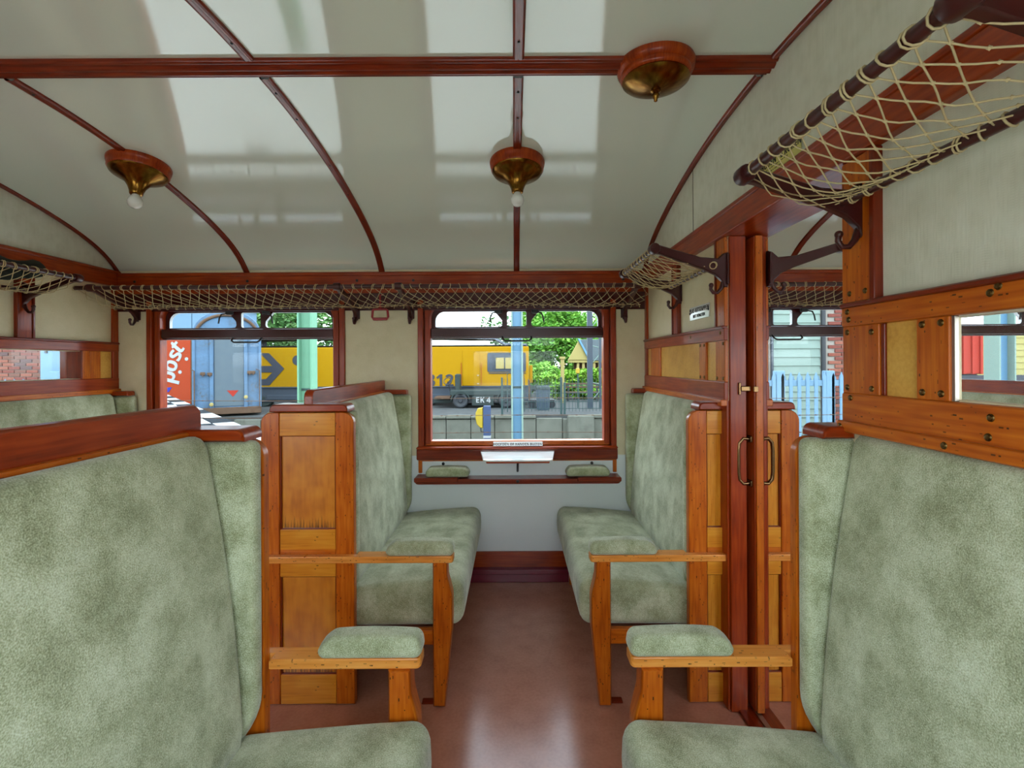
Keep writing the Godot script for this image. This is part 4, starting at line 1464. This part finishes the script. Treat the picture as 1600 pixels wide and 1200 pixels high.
	one("buffer_beam", P(x1, -0.45, d + 0.1), P(x1 + 0.12, 0.25, d + 2.7), M.truck, t, 0.02)
	for z in [0.5, 2.3]:
		var b := Sh.new()
		b.lathe(PackedVector2Array([Vector2(0.10, 0), Vector2(0.10, 0.34), Vector2(0.22, 0.36), Vector2(0.22, 0.41), Vector2(0, 0.43)]), P(x1 + 0.1, -0.02, d + z), Basis(Vector3(0, 1, 0), Vector3(1, 0, 0), Vector3(0, 0, -1)), 20)
		obj("buffer", b, M.truck, t)
	one("end_rail", P(x1 + 0.02, 0.35, d + 0.2), P(x1 + 0.2, 1.30, d + 0.3), M.loco_yellow, t, 0.02)

func small_truck() -> void:
	var t := thing("platform_tractor", "dark grey flat works tractor lettered EK 4 in front of the locomotive", "tractor")
	var d := 25.0
	one("deck", P(-3.25, -0.22, d), P(0.05, 0.06, d + 1.3), M.truck, t, 0.05)
	var p := one("side_panel", P(-2.15, -0.72, d + 0.04), P(-1.05, -0.20, d + 0.1), M.truck, t, 0.02)
	lettering("lettering", "EK 4", 0.27, M.white_paint, p, P(-1.58, -0.44, d + 0.025), Vector3.RIGHT, UP, 0.02)
	one("chassis", P(-3.1, -0.62, d + 0.2), P(0.0, -0.2, d + 1.1), M.black_paint, t, 0.03)
	one("seat_back", P(-3.02, 0.0, d + 0.2), P(-2.78, 0.86, d + 1.1), M.truck, t, 0.04)
	for x in [-2.72, -0.42]:
		for z in [0.0, 1.05]:
			var w := Sh.new()
			w.lathe(PackedVector2Array([Vector2(0, -0.22), Vector2(0.34, -0.22), Vector2(0.385, -0.16), Vector2(0.385, -0.05), Vector2(0.34, 0.0), Vector2(0.24, 0.0), Vector2(0.22, -0.03), Vector2(0.12, -0.03), Vector2(0.09, 0.03), Vector2(0, 0.03)]), P(x, YARD + 0.385, d + z), Basis(Vector3(1, 0, 0), Vector3(0, 0, 1), Vector3(0, -1, 0)), 28)
			obj("wheel", w, M.rubber, t)
		var g := Sh.new()
		g.prism(arc(Vector2(x, -0.465), 0.50, 5, 175, 10) + arc(Vector2(x, -0.465), 0.43, 175, 5, 10), P(0, 0, d), Vector3.RIGHT, UP, Vector3.FORWARD, -0.02, 0.25, 0.005)
		obj("mudguard", g, M.truck, t)
	var st := Sh.new()
	var ring := PackedVector3Array()
	for q in 18:
		var an := TAU * q / 18.0
		ring.append(P(-3.42 + 0.2 * cos(an), 0.50 + 0.17 * sin(an), d + 0.5 + 0.12 * sin(an)))
	st.tube(ring, 0.022, 6, true)
	st.tube(PackedVector3Array([P(-3.42, 0.48, d + 0.5), P(-3.3, -0.05, d + 0.55)]), 0.025, 6)
	obj("steering_wheel", st, M.black_paint, t)
	one("coupling", P(-4.15, -0.62, d + 0.5), P(-3.2, -0.42, d + 0.8), M.truck, t, 0.03)
	one("footplate", P(-4.05, -0.36, d + 0.1), P(-3.25, -0.28, d + 1.2), M.rust, t, 0.02)

func goods_van() -> void:
	var t := thing("goods_van", "rusty blue grey goods van end with arched roof and faded red triangle", "railway wagon")
	t.position = P(-11.35, 0, 22.3)
	t.rotation.y = deg_to_rad(27.0)
	var d := 0.0
	var x0 := -2.62
	var x1 := 0.0
	var xm := (x0 + x1) / 2
	var out := PackedVector2Array([Vector2(x0, -0.7), Vector2(x1, -0.7), Vector2(x1, 2.75)])
	for q in range(1, 14):
		var an := PI * q / 14.0
		out.append(Vector2(xm + cos(an) * (x1 - x0) / 2, 2.75 + sin(an) * 1.05))
	out.append(Vector2(x0, 2.75))
	var b := Sh.new()
	b.prism(out, P(0, 0, d), Vector3.RIGHT, UP, Vector3.FORWARD, 0.0, 3.2, 0.03)
	obj("body", b, M.wagon_blue, t)
	one("end_panel", P(xm - 0.50, -0.4, d - 0.03), P(xm + 0.62, 2.6, d), M.wagon_grey, t, 0.02)
	for x in [xm - 0.6, xm + 0.70]:
		one("post", P(x - 0.08, -0.65, d - 0.10), P(x + 0.08, 2.9, d), M.wagon_blue, t, 0.03)
	for x in [x0 + 0.06, x1 - 0.06]:
		one("corner_post", P(x - 0.06, -0.65, d - 0.06), P(x + 0.06, 2.75, d), M.wagon_blue, t, 0.02)
	var ar := Sh.new()
	var hoop := PackedVector3Array()
	for q in 21:
		var an := PI * q / 20.0
		hoop.append(P(xm + cos(an) * 1.20, 2.62 + sin(an) * 0.95, d - 0.02))
	ar.tube(hoop, 0.07, 6)
	obj("roof_hoop", ar, M.rust, t)
	var tr := Sh.new()
	tr.prism(PackedVector2Array([Vector2(xm - 0.03, 0.28), Vector2(xm + 0.42, 0.28), Vector2(xm + 0.2, -0.0)]), P(0, 0, d - 0.03), Vector3.RIGHT, UP, Vector3.BACK, 0.0, 0.008, 0.001)
	obj("triangle_mark", tr, M.red_paint, t)
	for p in [[xm - 0.92, 1.02], [xm - 0.66, 1.0], [xm + 0.84, 1.06], [xm + 0.98, 1.06]]:
		var h := Sh.new()
		h.span(P(p[0] - 0.09, p[1] - 0.07, d - 0.16), P(p[0] + 0.09, p[1] + 0.07, d - 0.04), 0.02)
		h.tube(PackedVector3Array([P(p[0], p[1], d - 0.16), P(p[0] + 0.02, p[1] - 0.12, d - 0.2)]), 0.02, 6)
		obj("bracket", h, M.rust, t)
	for x in [xm - 1.22, xm + 1.24]:
		var g := Sh.new()
		g.tube(PackedVector3Array([P(x, -0.5, d - 0.15), P(x, 1.15, d - 0.15), P(x - 0.14, 1.2, d - 0.1)]), 0.025, 6)
		obj("grab_rail", g, M.rust, t)
	for p in [[xm + 0.70, -0.02], [xm - 0.6, -0.3]]:
		var l := Sh.new()
		l.lathe(PackedVector2Array([Vector2(0.08, 0), Vector2(0.08, 0.07), Vector2(0, 0.09)]), P(p[0], p[1], d - 0.1), Basis(Vector3(1, 0, 0), Vector3(0, 0, 1), Vector3(0, -1, 0)), 14)
		obj("tail_disc", l, M.house_yellow, t)
	one("headstock", P(x0, -0.75, d - 0.12), P(x1, -0.45, d), M.rust, t, 0.03)

func mail_van() -> void:
	# an orange lettered board stands beyond a raised deck with a chequered top
	var dir := Vector3(-0.641, 0, -0.767)
	var side := Vector3(0.767, 0, -0.641)
	var p0 := P(-12.55, -0.11, 19.3)
	var t := thing("mail_board", "orange board with slanting white lettering and dots in the left window", "board")
	var d := 27.0
	one("board", P(-28.0, -0.8, d), P(-17.58, 3.05, d + 0.10), M.orange, t, 0.02)
	for q in [["p", -18.83, 0.77, 76.0], ["o", -18.68, 1.39, 70.0], ["s", -18.44, 1.97, 62.0], ["t", -18.29, 2.39, 48.0]]:
		var r := Vector3(cos(deg_to_rad(q[3])), sin(deg_to_rad(q[3])), 0)
		lettering("lettering", q[0], 0.84, M.white_paint, t, P(q[1], q[2], d - 0.012), r, Vector3(-r.y, r.x, 0), 0.02)
	for q in [[-17.79, 1.73], [-18.15, 1.02]]:
		var k := Sh.new()
		k.lathe(PackedVector2Array([Vector2(0.095, -0.02), Vector2(0.095, 0.012), Vector2(0, 0.012)]), P(q[0], q[1], d), Basis(Vector3(1, 0, 0), Vector3(0, 0, 1), Vector3(0, -1, 0)), 20)
		obj("dot", k, M.white_paint, t)
	var st := Sh.new()
	st.prism(PackedVector2Array([Vector2(-19.9, -0.3), Vector2(-18.75, -0.05), Vector2(-18.6, 0.2), Vector2(-19.9, 0.1)]), P(0, 0, d), Vector3.RIGHT, UP, Vector3.BACK, -0.01, 0.012, 0.001)
	obj("flash", st, M.blue_paint, t)
	one("end_post", P(-17.62, YARD, d + 0.02), P(-17.48, 3.05, d + 0.16), M.rust, t, 0.01)
	one("end_post", P(-26.0, YARD, d + 0.12), P(-25.8, 3.05, d + 0.3), M.rust, t, 0.01)
	var dk := thing("chequered_deck", "raised deck with black and white chequered top running away to the mail container", "deck")
	var o := p0 - UP * 0.012
	var base := Sh.new()
	base.prism(PackedVector2Array([Vector2(-14.5, -0.02), Vector2(8.02, -0.02), Vector2(8.02, -1.56), Vector2(-14.5, -1.56)]), o + dir * 0.0, dir, Vector3(side.x, 0, side.z), UP, -0.14, -0.004, 0.01)
	obj("deck_board", base, M.logo_grey, dk)
	for i in range(-9, 5):
		for j in 3:
			var s := Sh.new()
			s.prism(PackedVector2Array([Vector2(i * 1.6 + 0.02, -0.03 - j * 0.5), Vector2(i * 1.6 + 1.58, -0.03 - j * 0.5), Vector2(i * 1.6 + 1.58, -0.51 - j * 0.5), Vector2(i * 1.6 + 0.02, -0.51 - j * 0.5)]), o, dir, side, UP, -0.004, 0.012, 0.004)
			obj("deck_tile", s, M.white_paint if (i + j) % 2 == 0 else M.tile_black, dk)
	for i in [-13.0, -9.0, -5.0, -1.0]:
		for j in [-0.15, -1.4]:
			var lg := Sh.new()
			lg.tube(PackedVector3Array([o + dir * i + side * j - UP * 0.13, o + dir * i + side * j - UP * 1.99]), 0.05, 8)
			obj("leg", lg, M.rust, dk)

func fence() -> void:
	var t := thing("yard_fence", "dark green wire mesh fence along the edge of the yard", "fence")
	var d := 21.9
	for x in [-0.55, 2.05, 2.2, 5.2, 8.2]:
		one("post", P(x - 0.045, YARD, d - 0.04), P(x + 0.045, 0.78 if x != 2.2 else 0.55, d + 0.04), M.fence_green, t, 0.01)
	for i in 58:
		var x := -0.45 + i * 0.15
		one("wire", P(x - 0.009, YARD + 0.12, d - 0.009), P(x + 0.009, 0.72, d + 0.009), M.fence_green, t, 0.002)
	for y in [YARD + 0.25, -0.3, 0.08, 0.42]:
		one("crossbar", P(-0.55, y - 0.012, d - 0.012), P(8.2, y + 0.012, d + 0.012), M.fence_green, t, 0.002)
	for x in [-0.15, 0.25]:
		var h := Sh.new()
		var pts := PackedVector3Array()
		for p in arc(Vector2(x, 0.85), 0.17, 0, 180, 10):
			pts.append(P(p.x, p.y, d))
		pts.append(P(x - 0.17, YARD + 0.1, d))
		pts.insert(0, P(x + 0.17, YARD + 0.1, d))
		h.tube(pts, 0.016, 6)
		obj("hoop", h, M.fence_green, t)

func yard_items() -> void:
	var t := thing("litter_bin", "grey ribbed litter bin behind the mesh fence", "bin")
	var c := P(1.38, YARD, 24.0)
	var s := Sh.new()
	s.lathe(PackedVector2Array([Vector2(0, 0), Vector2(0.28, 0), Vector2(0.32, 1.0), Vector2(0, 1.0)]), c, Basis(), 24)
	obj("body", s, M.bin, t)
	for i in 14:
		var an := TAU * i / 14.0
		var r := Sh.new()
		r.tube(PackedVector3Array([c + Vector3(cos(an) * 0.285, 0.02, sin(an) * 0.285), c + Vector3(cos(an) * 0.325, 1.0, sin(an) * 0.325)]), 0.025, 5)
		obj("rib", r, M.bin, t)
	s = Sh.new()
	s.lathe(PackedVector2Array([Vector2(0, 0.99), Vector2(0.36, 0.99), Vector2(0.36, 1.07), Vector2(0.30, 1.15), Vector2(0, 1.18)]), c, Basis(), 24)
	obj("lid", s, M.truck, t)
	t = thing("call_post", "blue post with rounded yellow box in front of the concrete wall", "post")
	var d := 19.6
	one("shaft", P(-1.24, -2.1, d), P(-0.95, -0.28, d + 0.25), M.post_blue, t, 0.02)
	one("band", P(-1.245, -1.55, d - 0.006), P(-0.945, -1.45, d + 0.256), M.white_paint, t, 0.01)
	s = Sh.new()
	var pts := PackedVector2Array([Vector2(-1.26, -0.34), Vector2(-1.26, -1.15), Vector2(-1.36, -1.15), Vector2(-1.50, -1.0), Vector2(-1.55, -0.75), Vector2(-1.54, -0.55), Vector2(-1.46, -0.38)])
	s.prism(pts, P(0, 0, d + 0.12), Vector3.RIGHT, UP, Vector3.FORWARD, -0.11, 0.11, 0.02)
	obj("box", s, M.post_yellow, t)
	s = Sh.new()
	s.tube(PackedVector3Array([P(-1.36, -1.14, d + 0.1), P(-1.33, -1.3, d + 0.1), P(-1.24, -1.32, d + 0.1)]), 0.02, 6)
	obj("cable", s, M.black, t)
	t = thing("sign_post", "pale yellow timber post standing before the leafy tree", "post")
	one("shaft", P(2.62, YARD, 28.0), P(2.82, 1.75, 28.2), M.house_yellow, t, 0.02)
	one("head", P(2.56, 1.62, 27.95), P(2.88, 1.76, 28.25), M.house_yellow, t, 0.02)
	one("arm", P(2.52, 1.3, 28.05), P(2.92, 1.38, 28.15), M.house_yellow, t, 0.02)
	t = thing("yellow_lamp_post", "short post with small yellow lantern beyond the fence", "post")
	one("shaft", P(3.10, YARD, 24.5), P(3.16, 0.95, 24.56), M.fence_green, t, 0.01)
	one("lantern", P(3.03, 0.88, 24.45), P(3.22, 1.14, 24.62), M.post_yellow, t, 0.03)
	# lattice mast
	t = thing("lattice_mast", "dark steel lattice mast right of the little shelter", "mast")
	for x in [3.72, 4.22]:
		one("leg", P(x - (0.13 if x < 4 else 0.05), YARD, 24.4), P(x + (0.13 if x < 4 else 0.05), 7.5, 24.6), M.mast, t, 0.01)
	for i in 9:
		var s2 := Sh.new()
		var y := YARD + 0.4 + i * 0.9
		s2.tube(PackedVector3Array([P(3.8, y, 24.5), P(4.2, y + (0.45 if i % 2 == 0 else -0.1), 24.5)]), 0.025, 6)
		obj("lattice_bar", s2, M.pale_green, t)
	# small shelter with columns and gable
	t = thing("station_shelter", "little cream shelter with gable roof and columns among the trees", "shelter")
	d = 33.0
	for i in 6:
		one("column", P(4.15 + i * 0.36, YARD, d), P(4.32 + i * 0.36, 1.45, d + 0.17), M.house_yellow, t, 0.02)
	one("back_wall", P(4.1, YARD, d + 1.2), P(6.6, 1.45, d + 1.3), M.rust, t, 0.02)
	one("beam", P(3.7, 1.42, d - 0.1), P(6.7, 1.62, d + 1.4), M.house_yellow, t, 0.02)
	s = Sh.new()
	s.prism(PackedVector2Array([Vector2(3.55, 1.60), Vector2(5.0, 1.60), Vector2(4.25, 2.85)]), P(0, 0, d - 0.15), Vector3.RIGHT, UP, Vector3.FORWARD, 0.0, 0.12, 0.02)
	obj("gable", s, M.house_yellow, t)
	s = Sh.new()
	s.prism(PackedVector2Array([Vector2(4.2, 2.95), Vector2(4.98, 1.55), Vector2(7.2, 1.55), Vector2(6.8, 2.95)]), P(0, 0, d - 0.2), Vector3.RIGHT, UP, Vector3.FORWARD, 0.0, 0.1, 0.02)
	obj("roof", s, M.slate, t)
	s = Sh.new()
	s.prism(PackedVector2Array([Vector2(4.18, 3.0), Vector2(4.32, 3.0), Vector2(5.12, 1.5), Vector2(4.95, 1.5)]), P(0, 0, d - 0.3), Vector3.RIGHT, UP, Vector3.FORWARD, 0.0, 0.1, 0.02)
	obj("barge_board", s, M.sky_blue, t)
	# stacked dark stuff behind the fence: a parked trolley
	t = thing("luggage_trolley", "low dark trolley standing by the litter bin behind the fence", "trolley")
	one("deck", P(-0.2 + 0.9, -0.55, 24.8), P(2.0, -0.42, 25.8), M.black_paint, t, 0.02)
	for x in [0.9, 1.85]:
		for z in [24.85, 25.7]:
			s = Sh.new()
			s.lathe(PackedVector2Array([Vector2(0, -0.06), Vector2(0.19, -0.06), Vector2(0.19, 0.0), Vector2(0, 0.02)]), P(x, YARD + 0.19, z), Basis(Vector3(1, 0, 0), Vector3(0, 0, 1), Vector3(0, -1, 0)), 16)
			obj("wheel", s, M.rubber, t)
	one("end_board", P(0.72, -0.45, 24.8), P(0.78, 0.55, 25.8), M.rust, t, 0.02)
	t = thing("platform_bench", "dark slatted bench before the hedge behind the fence", "bench")
	for y in [-0.38, -0.05, 0.14]:
		one("slat", P(2.95, y, 29.0), P(5.0, y + 0.1, 29.0 + (0.5 if y < -0.2 else 0.06)), M.rust, t, 0.02)
	for x in [3.1, 4.8]:
		one("leg", P(x, YARD, 29.02), P(x + 0.1, 0.22, 29.1), M.black_paint, t, 0.01)
		one("leg", P(x, YARD, 29.4), P(x + 0.1, -0.36, 29.48), M.black_paint, t, 0.01)

func strands() -> void:
	var t := thing("wire_fence", "low fence of three thin knotted wires strung close outside the windows", "fence")
	for i in 3:
		var y: float = [1.045, 0.872, 0.70][i]
		var s := Sh.new()
		var pts := PackedVector3Array()
		for q in 41:
			var x := lerpf(-9.0, 9.0, q / 40.0)
			pts.append(P(x, y - 0.02 * pow(sin(q * PI / 10.0), 2.0), 5.0))
		s.tube(pts, 0.0028, 4)
		var st := obj("strand", s, M.rust, t)
		var k := Sh.new()
		for q in 121:
			var x := -9.0 + q * 0.15 + 0.02 * hash1(q, i)
			var f := (x + 9.0) / 18.0 * 40.0
			k.cushion(P(x, y - 0.02 * pow(sin(f * PI / 10.0), 2.0), 5.0), Vector3(0.022, 0.010, 0.010), 0.004, null, 0.5)
		obj("barbs", k, M.rust, st).set_meta("kind", "stuff")
	for x in [-9.0, -4.5, 4.5, 9.0]:
		one("stake", P(x - 0.02, -2.1, 4.99), P(x + 0.02, 1.1, 5.03), M.rust, t, 0.005)

# ---------------------------------------------------------------- buildings beside the line
func bricks(called: String, label: String, x0: float, x1: float, y0: float, y1: float, d: float, gap0: float, gap1: float, seen_box: Rect2) -> Node3D:
	var t := thing(called, label, "building")
	one("mortar_wall", P(x0, -2.1, d + 0.006), P(x1, 4.2, d + 0.3), M.mortar, t, 0.002)
	var ch := 0.063
	var bl := 0.215
	var rest: Array[Sh] = [Sh.new(), Sh.new(), Sh.new()]
	var row := 0
	var y := y0
	var protos := []
	for i in 5:
		var q := Sh.new()
		q.box(Vector3.ZERO, Vector3(bl - 0.012, ch - 0.012, 0.03), 0.003)
		protos.append(q.mesh())
	while y < y1:
		var x := x0 + (bl / 2 if row % 2 else 0.0)
		var col := 0
		while x + bl < x1:
			if not (x + bl > gap0 and x < gap1):
				var c := P(x + bl / 2, y + ch / 2, d)
				var hsh := int(hash1(row, col) * 100.0)
				var which: int = 3 if hsh < 14 else hsh % 3 if hsh < 80 else 4
				if seen_box.has_point(Vector2(c.x, c.y)):
					put("brick", protos[which], M.brick[which], t, Transform3D(Basis(), c + Vector3(0, 0, 0.004 * hash1(col, row))))
				else:
					rest[which % 3].box(c, Vector3(bl - 0.012, ch - 0.012, 0.03), 0.003)
			x += bl
			col += 1
		y += ch
		row += 1
	for i in 3:
		if rest[i].v.size():
			obj("brickwork", rest[i], M.brick[i], t).set_meta("kind", "stuff")
	return t

func palisade(label: String, x0: float, x1: float, d: float, top: float, pitch: float, post_x: Array) -> void:
	var t := thing("palisade_fence", label, "fence", "")
	var i := 0
	var x := x0
	while x <= x1:
		var s := Sh.new()
		var w := 0.024
		s.prism(PackedVector2Array([Vector2(x - w, -2.1), Vector2(x + w, -2.1), Vector2(x + w, top - 0.06), Vector2(x, top), Vector2(x - w, top - 0.06)]), P(0, 0, d), Vector3.RIGHT, UP, Vector3.BACK, 0.0, 0.02, 0.004)
		obj("pale", s, M.fence_blue, t)
		x += pitch
		i += 1
	for y in [top - 0.16, -0.4]:
		one("rail", P(x0 - 0.05, y - 0.03, d + 0.0), P(x1 + 0.05, y + 0.05, d + 0.05), M.fence_blue, t, 0.006)
	# a thin spiked strip along the top rail
	var sp := Sh.new()
	x = x0
	while x <= x1:
		sp.prism(PackedVector2Array([Vector2(x - 0.018, top - 0.11), Vector2(x + 0.018, top - 0.11), Vector2(x, top - 0.045)]), P(0, 0, d + 0.03), Vector3.RIGHT, UP, Vector3.BACK, 0.0, 0.004, 0.0005)
		x += pitch * 0.5
	obj("spikes", sp, M.fence_blue, t).set_meta("kind", "stuff")
	for px in post_x:
		one("post", P(px - 0.06, -2.1, d - 0.02), P(px + 0.06, top + 0.02, d + 0.09), M.fence_blue, t, 0.01)

func buildings() -> void:
	var t := bricks("brick_building", "red brick building with pale boarding and drainpipe right of the coach", 3.2, 6.4, -0.1, 2.6, 8.0, 4.10, 4.98, Rect2(3.85, 0.15, 1.75, 1.25))
	one("boarding_back", P(4.10, -2.1, 7.99), P(4.90, 4.2, 8.01), M.mortar, t, 0.001)
	var y := -0.6
	while y < 2.6:
		var s := Sh.new()
		s.prism(PackedVector2Array([Vector2(0.0, 0.0), Vector2(0.030, 0.0), Vector2(0.012, 0.145), Vector2(0.0, 0.145)]), P(4.11, y, 7.99), Vector3.BACK, UP, Vector3.RIGHT, 0.0, 0.78, 0.002)
		obj("board", s, M.siding, t)
		y += 0.138
	one("trim_board", P(4.10, -2.0, 7.95), P(4.135, 2.7, 8.0), M.dark_window, t, 0.004)
	var pp := Sh.new()
	pp.tube(PackedVector3Array([P(4.93, -2.0, 7.95), P(4.93, 3.5, 7.95)]), 0.034, 12)
	obj("drainpipe", pp, M.black_paint, t)
	palisade("light blue palisade fence in front of the brick and boarded building", 3.3, 6.02, 6.8, 1.25, 0.115, [3.62, 4.3, 5.9])
	t = bricks("brick_building", "red brick wall seen through the left partition window", -11.2, -7.7, 0.0, 2.6, 9.0, 0.0, 0.0, Rect2(-10.0, 0.85, 2.3, 1.05))
	palisade("light blue palisade fence in front of the left brick wall", -10.5, -7.95, 8.2, 1.18, 0.15, [-9.4])
	t = thing("steel_post", "thick light blue steel post with clamp before the left brick wall", "post")
	one("shaft", P(-7.80, -2.1, 8.15), P(-7.58, 3.2, 8.35), M.fence_blue, t, 0.02)
	one("clamp", P(-7.60, 1.08, 8.1), P(-7.46, 1.30, 8.3), M.fence_blue, t, 0.01)
	one("bolt", P(-7.70, 1.60, 8.13), P(-7.66, 1.64, 8.16), M.black_paint, t, 0.004)
	# far right: a yellow boarded shed and a red van
	t = thing("yellow_shed", "yellow boarded shed with dark plinth at the far right", "shed")
	one("shed_back", P(7.4, -0.3, 9.6), P(12.0, 1.95, 12.0), M.siding_yellow, t, 0.01)
	y = 1.13
	y = -0.2
	while y < 1.95:
		var s := Sh.new()
		s.prism(PackedVector2Array([Vector2(0.0, 0.0), Vector2(0.030, 0.0), Vector2(0.012, 0.126), Vector2(0.0, 0.126)]), P(7.4, y, 9.6), Vector3.BACK, UP, Vector3.RIGHT, 0.0, 4.6, 0.002)
		obj("board", s, M.siding_yellow, t)
		y += 0.12
	one("plinth", P(7.35, -2.1, 9.5), P(12.0, 1.12, 12.0), M.logo_grey, t, 0.01)
	t = thing("red_van", "bright red boxy van body between building and yellow shed", "van")
	one("body", P(6.55, 1.17, 8.4), P(7.93, 1.95, 9.2), M.red_paint, t, 0.03)
	for x in [7.3, 7.55, 7.7, 7.84]:
		one("rib", P(x, 1.17, 8.37), P(x + 0.05, 1.95, 8.41), M.red_paint, t, 0.01)
	one("roof", P(6.6, 1.94, 8.45), P(7.88, 2.0, 9.15), M.red_paint, t, 0.03)
	one("chassis", P(6.6, 1.04, 8.45), P(7.88, 1.17, 9.15), M.logo_grey, t, 0.02)
	for x in [6.6, 7.4]:
		one("leg", P(x, -2.1, 8.5), P(x + 0.12, 1.05, 8.7), M.logo_grey, t, 0.01)

func blue_shed() -> void:
	var t := thing("blue_shed", "tall pale blue shed rising behind the orange mail board", "shed")
	one("wall", P(-31.0, YARD, 31.0), P(-18.6, 5.2, 36.0), M.fence_blue, t, 0.05)
	for i in 9:
		one("wall_panel", P(-30.9 + i * 1.36, YARD, 30.95), P(-29.6 + i * 1.36, 5.0, 31.0), M.fence_blue, t, 0.02)
	one("corner_trim", P(-18.8, YARD, 30.9), P(-18.55, 5.2, 31.1), M.logo_grey, t, 0.02)
	one("roof", P(-31.3, 5.15, 30.7), P(-18.4, 5.4, 36.2), M.slate, t, 0.04)

# ---------------------------------------------------------------- trees
func tree(label: String, called: String, category: String, c: Vector3, r: Vector3, ground_y: float, n: int, sd: int, tone: Color, leaf := 0.16) -> void:
	var t := thing(called, label, category)
	var rg := RandomNumberGenerator.new()
	rg.seed = sd
	if called == "tree":
		var s := Sh.new()
		s.tube(PackedVector3Array([Vector3(c.x, ground_y, c.z), Vector3(c.x + 0.1, ground_y + 1.2, c.z), Vector3(c.x - 0.05, c.y, c.z)]), 0.2, 8, false, PackedFloat32Array([0.24, 0.18, 0.10]))
		for i in 7:
			var an := TAU * i / 7.0
			s.tube(PackedVector3Array([Vector3(c.x, c.y - r.y * 0.6, c.z), c + Vector3(cos(an) * r.x * 0.4, r.y * 0.1 * (i % 3 - 1), sin(an) * r.z * 0.4), c + Vector3(cos(an) * r.x * 0.75, r.y * 0.3 * (i % 3 - 1), sin(an) * r.z * 0.75)]), 0.05, 5, false, PackedFloat32Array([0.09, 0.06, 0.02]))
		obj("trunk", s, M.bark, t)
	var q := Sh.new()
	var g := [[], [], []]
	for j in 3:
		var wd: float = [0.12, 0.5, 0.06][j]
		for i in 3:
			var k := (i - 1) as float
			g[j].append(Vector3(k * wd, absf(k) * -0.12 - 0.10 * absf(j - 1.0), (j - 1) * 0.62))
	q.patch(g, Vector2.ONE, UP)
	var mm := MultiMesh.new()
	mm.transform_format = MultiMesh.TRANSFORM_3D
	mm.use_colors = true
	mm.mesh = q.mesh()
	mm.instance_count = n
	var clumps := []
	for i in 34:
		var dir := Vector3(rg.randfn(), rg.randfn(), rg.randfn()).normalized()
		clumps.append([dir * rg.randf_range(0.55, 0.95), rg.randf_range(0.22, 0.42), rg.randf_range(0.8, 1.25)])
	for i in n:
		var cl: Array = clumps[i % clumps.size()]
		var p: Vector3 = cl[0] + Vector3(rg.randfn(), rg.randfn(), rg.randfn()).normalized() * cl[1] * pow(rg.randf(), 0.4)
		var b := Basis.from_euler(Vector3(rg.randf_range(-0.9, 0.9), rg.randf() * TAU, rg.randf_range(-0.7, 0.7))).scaled(Vector3.ONE * leaf * rg.randf_range(0.7, 1.4))
		mm.set_instance_transform(i, Transform3D(b, c + Vector3(p.x * r.x, p.y * r.y, p.z * r.z)))
		var v: float = cl[2] * rg.randf_range(0.8, 1.2)
		mm.set_instance_color(i, Color(tone.r * v * rg.randf_range(0.85, 1.2), tone.g * v, tone.b * v))
	var mi := MultiMeshInstance3D.new()
	mi.name = "foliage"
	mi.multimesh = mm
	mi.material_override = M.leaf
	mi.set_meta("kind", "stuff")
	t.add_child(mi)

func greenery() -> void:
	var d := 38.0
	tree("broad bright green tree behind the mesh fence and litter bin", "tree", "tree", P(3.6, 3.1, d), Vector3(3.6, 2.9, 2.6), YARD, 9000, 1, Color(0.16, 0.36, 0.06), 0.24)
	tree("darker tall tree rising behind the bright green tree", "tree", "tree", P(1.9, 5.2, 47.0), Vector3(4.2, 3.4, 3.0), YARD, 7000, 2, Color(0.10, 0.22, 0.07), 0.26)
	tree("tree showing above the locomotive in the left window", "tree", "tree", P(-18.6, 4.6, 44.0), Vector3(5.4, 3.2, 3.0), YARD, 8000, 3, Color(0.13, 0.26, 0.09), 0.26)
	tree("tree at the right edge of the view beside the mast", "tree", "tree", P(9.8, 3.6, 46.0), Vector3(4.6, 3.6, 3.0), YARD, 6000, 5, Color(0.13, 0.28, 0.07), 0.26)
	tree("clipped green hedge behind the fence and bench", "hedge", "hedge", P(4.6, 0.05, 31.0), Vector3(3.2, 0.95, 0.6), YARD, 6000, 6, Color(0.20, 0.38, 0.05), 0.17)
	tree("low light green bush beside the locomotive end", "bush", "bush", P(1.7, 0.5, 34.0), Vector3(1.5, 1.1, 0.9), YARD, 3500, 7, Color(0.22, 0.42, 0.08), 0.18)
